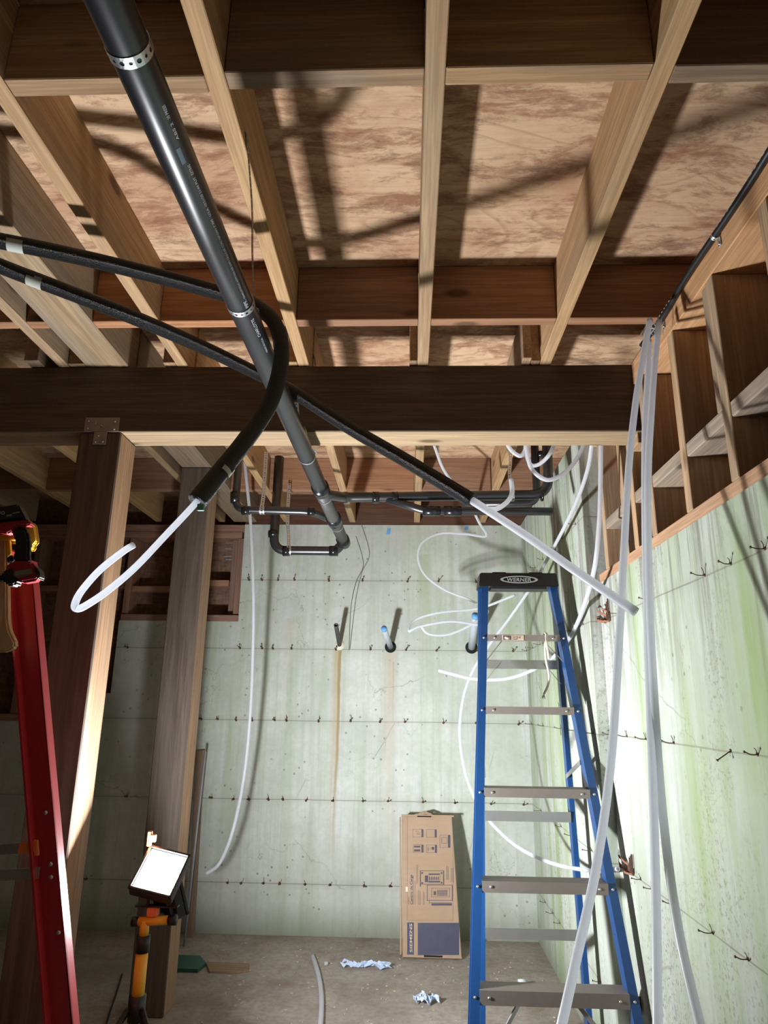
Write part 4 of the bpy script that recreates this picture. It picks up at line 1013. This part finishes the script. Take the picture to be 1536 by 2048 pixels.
# slim rod leaning behind the rear post
o = tube('leaning_rod', [aZ(368, 1892, -1.185), aY(411, 1502, 3.9)], .006, plain('grey_rod', (.30, .31, .33), .5), sp=False); tag(o, 'thin grey rod leaning behind the rear timber post', 'rod')
o = prism('leaning_board', [aY(372, 1880, 4.03), aY(386, 1880, 4.03), aY(408, 1500, 4.06), aY(392, 1502, 4.06)], .02, WPOST, bev=.001); tag(o, 'narrow dark board leaning on the far wall behind the rear post', 'board')
o = tube('electrical_cable', [aZ(245, 1948, -1.186), aZ(232, 1990, -1.186), aZ(214, 2045, -1.186), aZ(205, 2110, -1.186), Vector((-.76, 2.0, .006))], .0035, RUBBER, seg=8); tag(o, 'thin black cord on the floor left of the work light', 'cord')

# ------------------------------------------------------------------ work light on yellow stand
wl = thing('work_light', 'bright LED work light on a yellow stand', 'work light', (-.728, 2.10, 0))
sx, sy = -.728, 2.10
zt = aY(290, 1850, 2.10).z
bm = bmesh.new(); cyl(bm, (sx, sy, .40), (sx, sy, zt-.065), .0165, 24); child(obj('lower_pole', bm, YEL, wl))
bm = bmesh.new(); cyl(bm, (sx, sy, zt-.066), (sx, sy, zt-.025), .0185, 24); child(obj('collar', bm, BLK, wl))
bm = bmesh.new(); cyl(bm, (sx, sy, zt-.028), (sx, sy, zt+.012), .0125, 20); cyl(bm, (sx-.02, sy, zt+.008), (sx+.072, sy+.0, zt+.014), .0115, 20); child(obj('cross_tee', bm, YEL, wl))
bm = bmesh.new(); cyl(bm, (sx-.036, sy, zt+.0075), (sx-.018, sy, zt+.008), .013, 16); cyl(bm, (sx+.066, sy, zt+.013), (sx+.088, sy, zt+.0145), .0135, 16); child(obj('end_cap', bm, BLK, wl))
bm = bmesh.new(); bbox(bm, (sx+.005, sy-.012, zt+.022), (sx+.035, sy+.012, zt+.045), .003); child(obj('pivot_block', bm, ORNG, wl))
bm = bmesh.new(); bbox(bm, (sx-.03, sy-.01, zt+.045), (sx+.09, sy+.012, zt+.050), .001); 
for x in (sx+.0, sx+.055): bbox(bm, (x, sy-.005, zt+.048), (x+.006, sy+.005, LAMP.z-.05), .001)
child(obj('yoke', bm, BLK, wl))
for a in (90, 210, 330):
    d = Vector((math.cos(math.radians(a)), math.sin(math.radians(a)), 0)); bm = bmesh.new()
    cyl(bm, Vector((sx, sy, .40))+d*.02, Vector((sx, sy, .012))+d*.30, .008, 12); lg = child(obj('leg', bm, BLK, wl))
    bm = bmesh.new(); cyl(bm, Vector((sx, sy, .0))+d*.31, Vector((sx, sy, .022))+d*.297, .012, 12); child(obj('foot', bm, RUBBER, wl))
bm = bmesh.new(); cyl(bm, (sx, sy, .37), (sx, sy, .43), .022, 20); child(obj('hub', bm, BLK, wl))
def head(n, c, rollx, power, name, spread=180):
    z = n; xv = Vector((0, 0, 1)).cross(z).normalized(); yv = z.cross(xv)
    ca, sa = math.cos(rollx), math.sin(rollx); xv, yv = xv*ca+yv*sa, yv*ca-xv*sa
    M = rotm(xv, yv, z, c); hw, hh = .052, .056
    bm = bmesh.new(); bbox(bm, (-hw-.010, -hh-.010, -.034), (hw+.010, hh+.010, -.004), .004)
    for i in range(9): bbox(bm, (-hw+i*.0125, -hh, -.046), (-hw+.003+i*.0125, hh, -.033))
    for s_ in ((-hw-.010, -hh-.010, -.005, -hw-.003, hh+.010, .004), (hw+.003, -hh-.010, -.005, hw+.010, hh+.010, .004), (-hw-.010, -hh-.010, -.005, hw+.010, -hh-.003, .004), (-hw-.010, hh+.003, -.005, hw+.010, hh+.010, .004)):
        bbox(bm, s_[:3], s_[3:], .001)
    bm.transform(M); hd = child(obj(name, bm, BLK, wl))
    bm = bmesh.new(); bbox(bm, (-hw, -hh, -.004), (hw, hh, -.001), .0005); bm.transform(M); o = obj('lit_face', bm, LAMPF, hd); o.matrix_parent_inverse = hd.matrix_world.inverted() if False else Matrix.Identity(4)
    ld = bpy.data.lights.new('lamp_light', 'AREA'); ld.shape = 'RECTANGLE'; ld.size = hw*2; ld.size_y = hh*2; ld.energy = power; ld.color = LAMP_COL; ld.spread = math.radians(spread)
    lo = bpy.data.objects.new('lamp_light', ld); C.objects.link(lo)
    lo.matrix_world = rotm(xv, yv, z, c+n*.002) ; lo.parent = wl
    # area lights shine along local -Z
    lo.matrix_world = rotm(xv, -yv, -z, c+n*.002); lo.matrix_parent_inverse = Matrix.Translation(-wl.location)
head(N_FRONT, LAMP, -.28, E_FRONT, 'lamp_head')
head(N_BACK, LAMP+Vector((.012, .095, -.062)), 0, E_BACK, 'lamp_head', 142)  # second head, unseen: added to light the far and right walls
bm = bmesh.new(); bbox(bm, (-.006, -.006, 0), (.006, .006, .04), .002); bbox(bm, (.004, -.01, .012), (.02, .0, .032), .002); o = child(obj('carry_hook', bm, ORNG, wl, loc=aY(298, 1692, 2.13)))

# ------------------------------------------------------------------ red ladder at the left with tools
rl = thing('step_ladder', 'red fibreglass ladder leaning at the left edge of the picture', 'step ladder', (-.6, 1.6, 0))
YL = 1.60
def redline(pts_px, par, name, mat, th, y=YL, bev=.002):
    o = prism(name, [aY(x, yy, y) for x, yy in pts_px], th, mat, par, bev); return child(o)
a0 = aY(20, 1120, YL); a1 = aY(62, 1120, YL); b0 = aY(98, 2048, YL); b1 = aY(145, 2048, YL)
k = (0-b0.z)/(a0.z-b0.z)
c0 = b0+(a0-b0)*k; c1 = b1+(a1-b1)*k
bm = bmesh.new()
def channel(bm, top0, top1, bot0, bot1, d):
    for (f0_, f1_, y0, y1) in ((.0, 1.0, 0, .005), (.0, .10, 0, -.022), (.93, 1.0, .0, d), (.0, .08, 0, d)):
        pts = []
        for (t0, t1) in ((bot0, bot1), (top0, top1)):
            for f_ in (f0_, f1_):
                for yy in (y0, y1): pts.append(bm.verts.new(t0.lerp(t1, f_)+Vector((0, yy, 0))))
        for q in ((0,1,3,2), (4,5,7,6), (0,1,5,4), (2,3,7,6), (0,2,6,4), (1,3,7,5)): bm.faces.new([pts[i] for i in q])
channel(bm, a0, a1, c0, c1, .03)
child(obj('side_rail', bm, RED, rl))
bm = bmesh.new(); d = Vector((-.62, 0, 0)); tl0 = a0+Vector((-.10, 0, 0)); tl1 = a1+Vector((-.10, 0, 0)); bt0 = Vector((-1.52, YL, 0)); bt1 = Vector((-1.47, YL, 0)); channel(bm, tl0, tl1, bt0, bt1, .03); child(obj('side_rail', bm, RED, rl))
bm = bmesh.new()
for (px, py) in ((102, 1728), (103, 1754), (92, 1625), (118, 1865)): p = aY(px, py, YL); cyl(bm, p+Vector((0, -.004, 0)), p+Vector((0, .001, 0)), .0045, 12)
child(obj('rivets', bm, ALU, rl))
def sp_(px0, py0, px1, py1, wd, mat, name):
    p = aY(px0, py0, YL-.012); q = aY(px1, py1, YL-.012); flat_bar(name, p, q, up*wd, .004, mat, rl)
e0 = aY(-300, 1722, YL-.012)
sp_(38, 1697, -300, 1718, .020, ALU, 'spreader'); sp_(74, 1692, 38, 1697, .022, ORNG, 'spreader_end')
sp_(78, 1746, -300, 1770, .022, ALU, 'brace')
redline([(66, 1680), (74, 1681), (76, 1712), (68, 1712)], rl, 'hinge_plate', ORNG, .008, YL-.014, .001)
bm = bmesh.new(); bbox(bm, (-.26, -.03, -.02), (-.012, .04, .012), .006); child(obj('top_cap', bm, RED, rl, loc=aY(35, 1108, YL)))
foot = []
for c_ in (c0, bt0): bm = bmesh.new(); bbox(bm, (-.005, -.03, 0), (.06, .035, .03), .004); child(obj('foot', bm, RUBBER, rl, loc=(c_.x, YL, 0)))
# power tool hanging upside down
pt = thing('power_tool', 'red and black cordless power tool hanging upside down on the red ladder', 'power tool', aY(30, 1090, 1.5))
def T(px, py): return (px/11.38, 1000+py/11.38)
def tpoly(name, pts, mat, y=1.50, th=.05, bev=.003, lab=None):
    th *= .38; bev = min(bev, th*.3)
    o = prism(name, [aY(*T(a_, b_), y) for a_, b_ in pts], th, mat, pt, bev); child(o)
    if lab: o['label'] = lab
    return o
tpoly('battery_pack', [(-500, 240), (400, 80), (430, 150), (560, 400), (570, 430), (400, 440), (-500, 560)], BLK, 1.485, .075, .004)
tpoly('tool_base', [(-500, 560), (0, 490), (560, 425), (660, 455), (690, 560), (500, 600), (330, 590), (250, 720), (150, 770), (0, 740), (-300, 760)], REDP, 1.49, .06, .003)
tpoly('handle', [(330, 590), (510, 595), (610, 710), (650, 880), (655, 1100), (640, 1300), (660, 1420), (250, 1400), (300, 1240), (330, 1000), (320, 850), (230, 730)], BLK, 1.495, .045, .006)
tpoly('motor_housing', [(250, 1370), (700, 1390), (780, 1500), (890, 1650), (890, 1760), (830, 1830), (480, 1890), (400, 1840), (300, 1770), (80, 1560), (170, 1440)], REDP, 1.485, .065, .005)
tpoly('gear_case', [(60, 1580), (290, 1560), (330, 1700), (390, 1880), (300, 1950), (130, 1950), (90, 1830), (-300, 1830), (-300, 1720), (60, 1700)], BLK, 1.48, .07, .004)
tpoly('trigger', [(140, 1310), (270, 1240), (300, 1400), (160, 1440)], BLK, 1.50, .035, .002)
tpoly('end_cap', [(770, 1490), (830, 1530), (900, 1660), (895, 1780), (850, 1810), (800, 1700)], BLK, 1.482, .07, .003)
tpoly('rating_plate', [(310, 1620), (730, 1540), (760, 1680), (400, 1780), (310, 1730)], plain('plate_brown', (.16, .09, .07), .5), 1.4835, .002, 0)
bm = bmesh.new()
for i in range(4):
    a_ = aY(*T(345, 1640+i*26), 1.4828); b_ = aY(*T(715, 1568+i*28), 1.4828)
    q = [bm.verts.new(v) for v in (a_, b_, b_+Vector((0, 0, -.0008)), a_+Vector((0, 0, -.0008)))]; bm.faces.new(q)
for (x0, y0, x1, y1) in ((140, 345, 280, 320), (140, 380, 280, 355)):
    a_ = aY(*T(x0, y0), 1.4842); b_ = aY(*T(x1, y1), 1.4842)
    bm.faces.new([bm.verts.new(v) for v in (a_, b_, b_+Vector((0, 0, -.0007)), a_+Vector((0, 0, -.0007)))])
child(obj('print_lines', bm, LGREY, pt))
def ttext(s, x, y, size, ln, mat=LGREY):
    p = aY(*T(x, y), 1.4840); dv = (aY(*T(x+100, y-16), 1.4840)-p).normalized(); upd = Vector((0, -1, 0)).cross(dv)
    child(place_text('printed_text', s, size, rotm(dv, -dv.cross(Vector((0, -1, 0))).normalized() if False else Vector((0, -1, 0)).cross(dv).normalized(), Vector((0, -1, 0)), p), mat, pt, fit=ln))
ttext('FO', -20, 345, .012, .013); ttext('REDLITH', 150, 365, .0035, .012); ttext('HIGH OUTPUT', 290, 315, .004, .016)
yt = thing('yellow_tool', 'yellow plastic tool hanging behind the power tool', 'tool', aY(50, 1060, 1.56))
o = child(prism('body', [aY(*T(*q), 1.525) for q in ((560, 470), (680, 500), (730, 560), (775, 850), (775, 930), (710, 1010), (715, 1060), (680, 1110), (600, 1110), (560, 1000), (330, 700), (-300, 780), (-300, 900), (560, 900))], .02, YEL, yt, .002))
o = child(prism('strap', [aY(*T(*q), 1.525) for q in ((130, 920), (220, 920), (240, 1230), (150, 1280))], .008, YEL, yt, .001))
hm = thing('hammer', 'hammer with worn wooden handle hanging at the left edge', 'hammer', aY(10, 1180, 1.53))
o = child(prism('wooden_handle', [aY(x, y, 1.53) for x, y in ((-30, 1070), (11, 1050), (13, 1110), (14, 1240), (18, 1262), (30, 1285), (28, 1295), (10, 1304), (-30, 1304))], .02, TANW, hm, .004))
o = child(prism('head', [aY(x, y, 1.525) for x, y in ((-90, 1040), (-25, 1045), (-20, 1075), (-90, 1085))], .03, DULL, hm, .004))
bpy.context.view_layer.update()
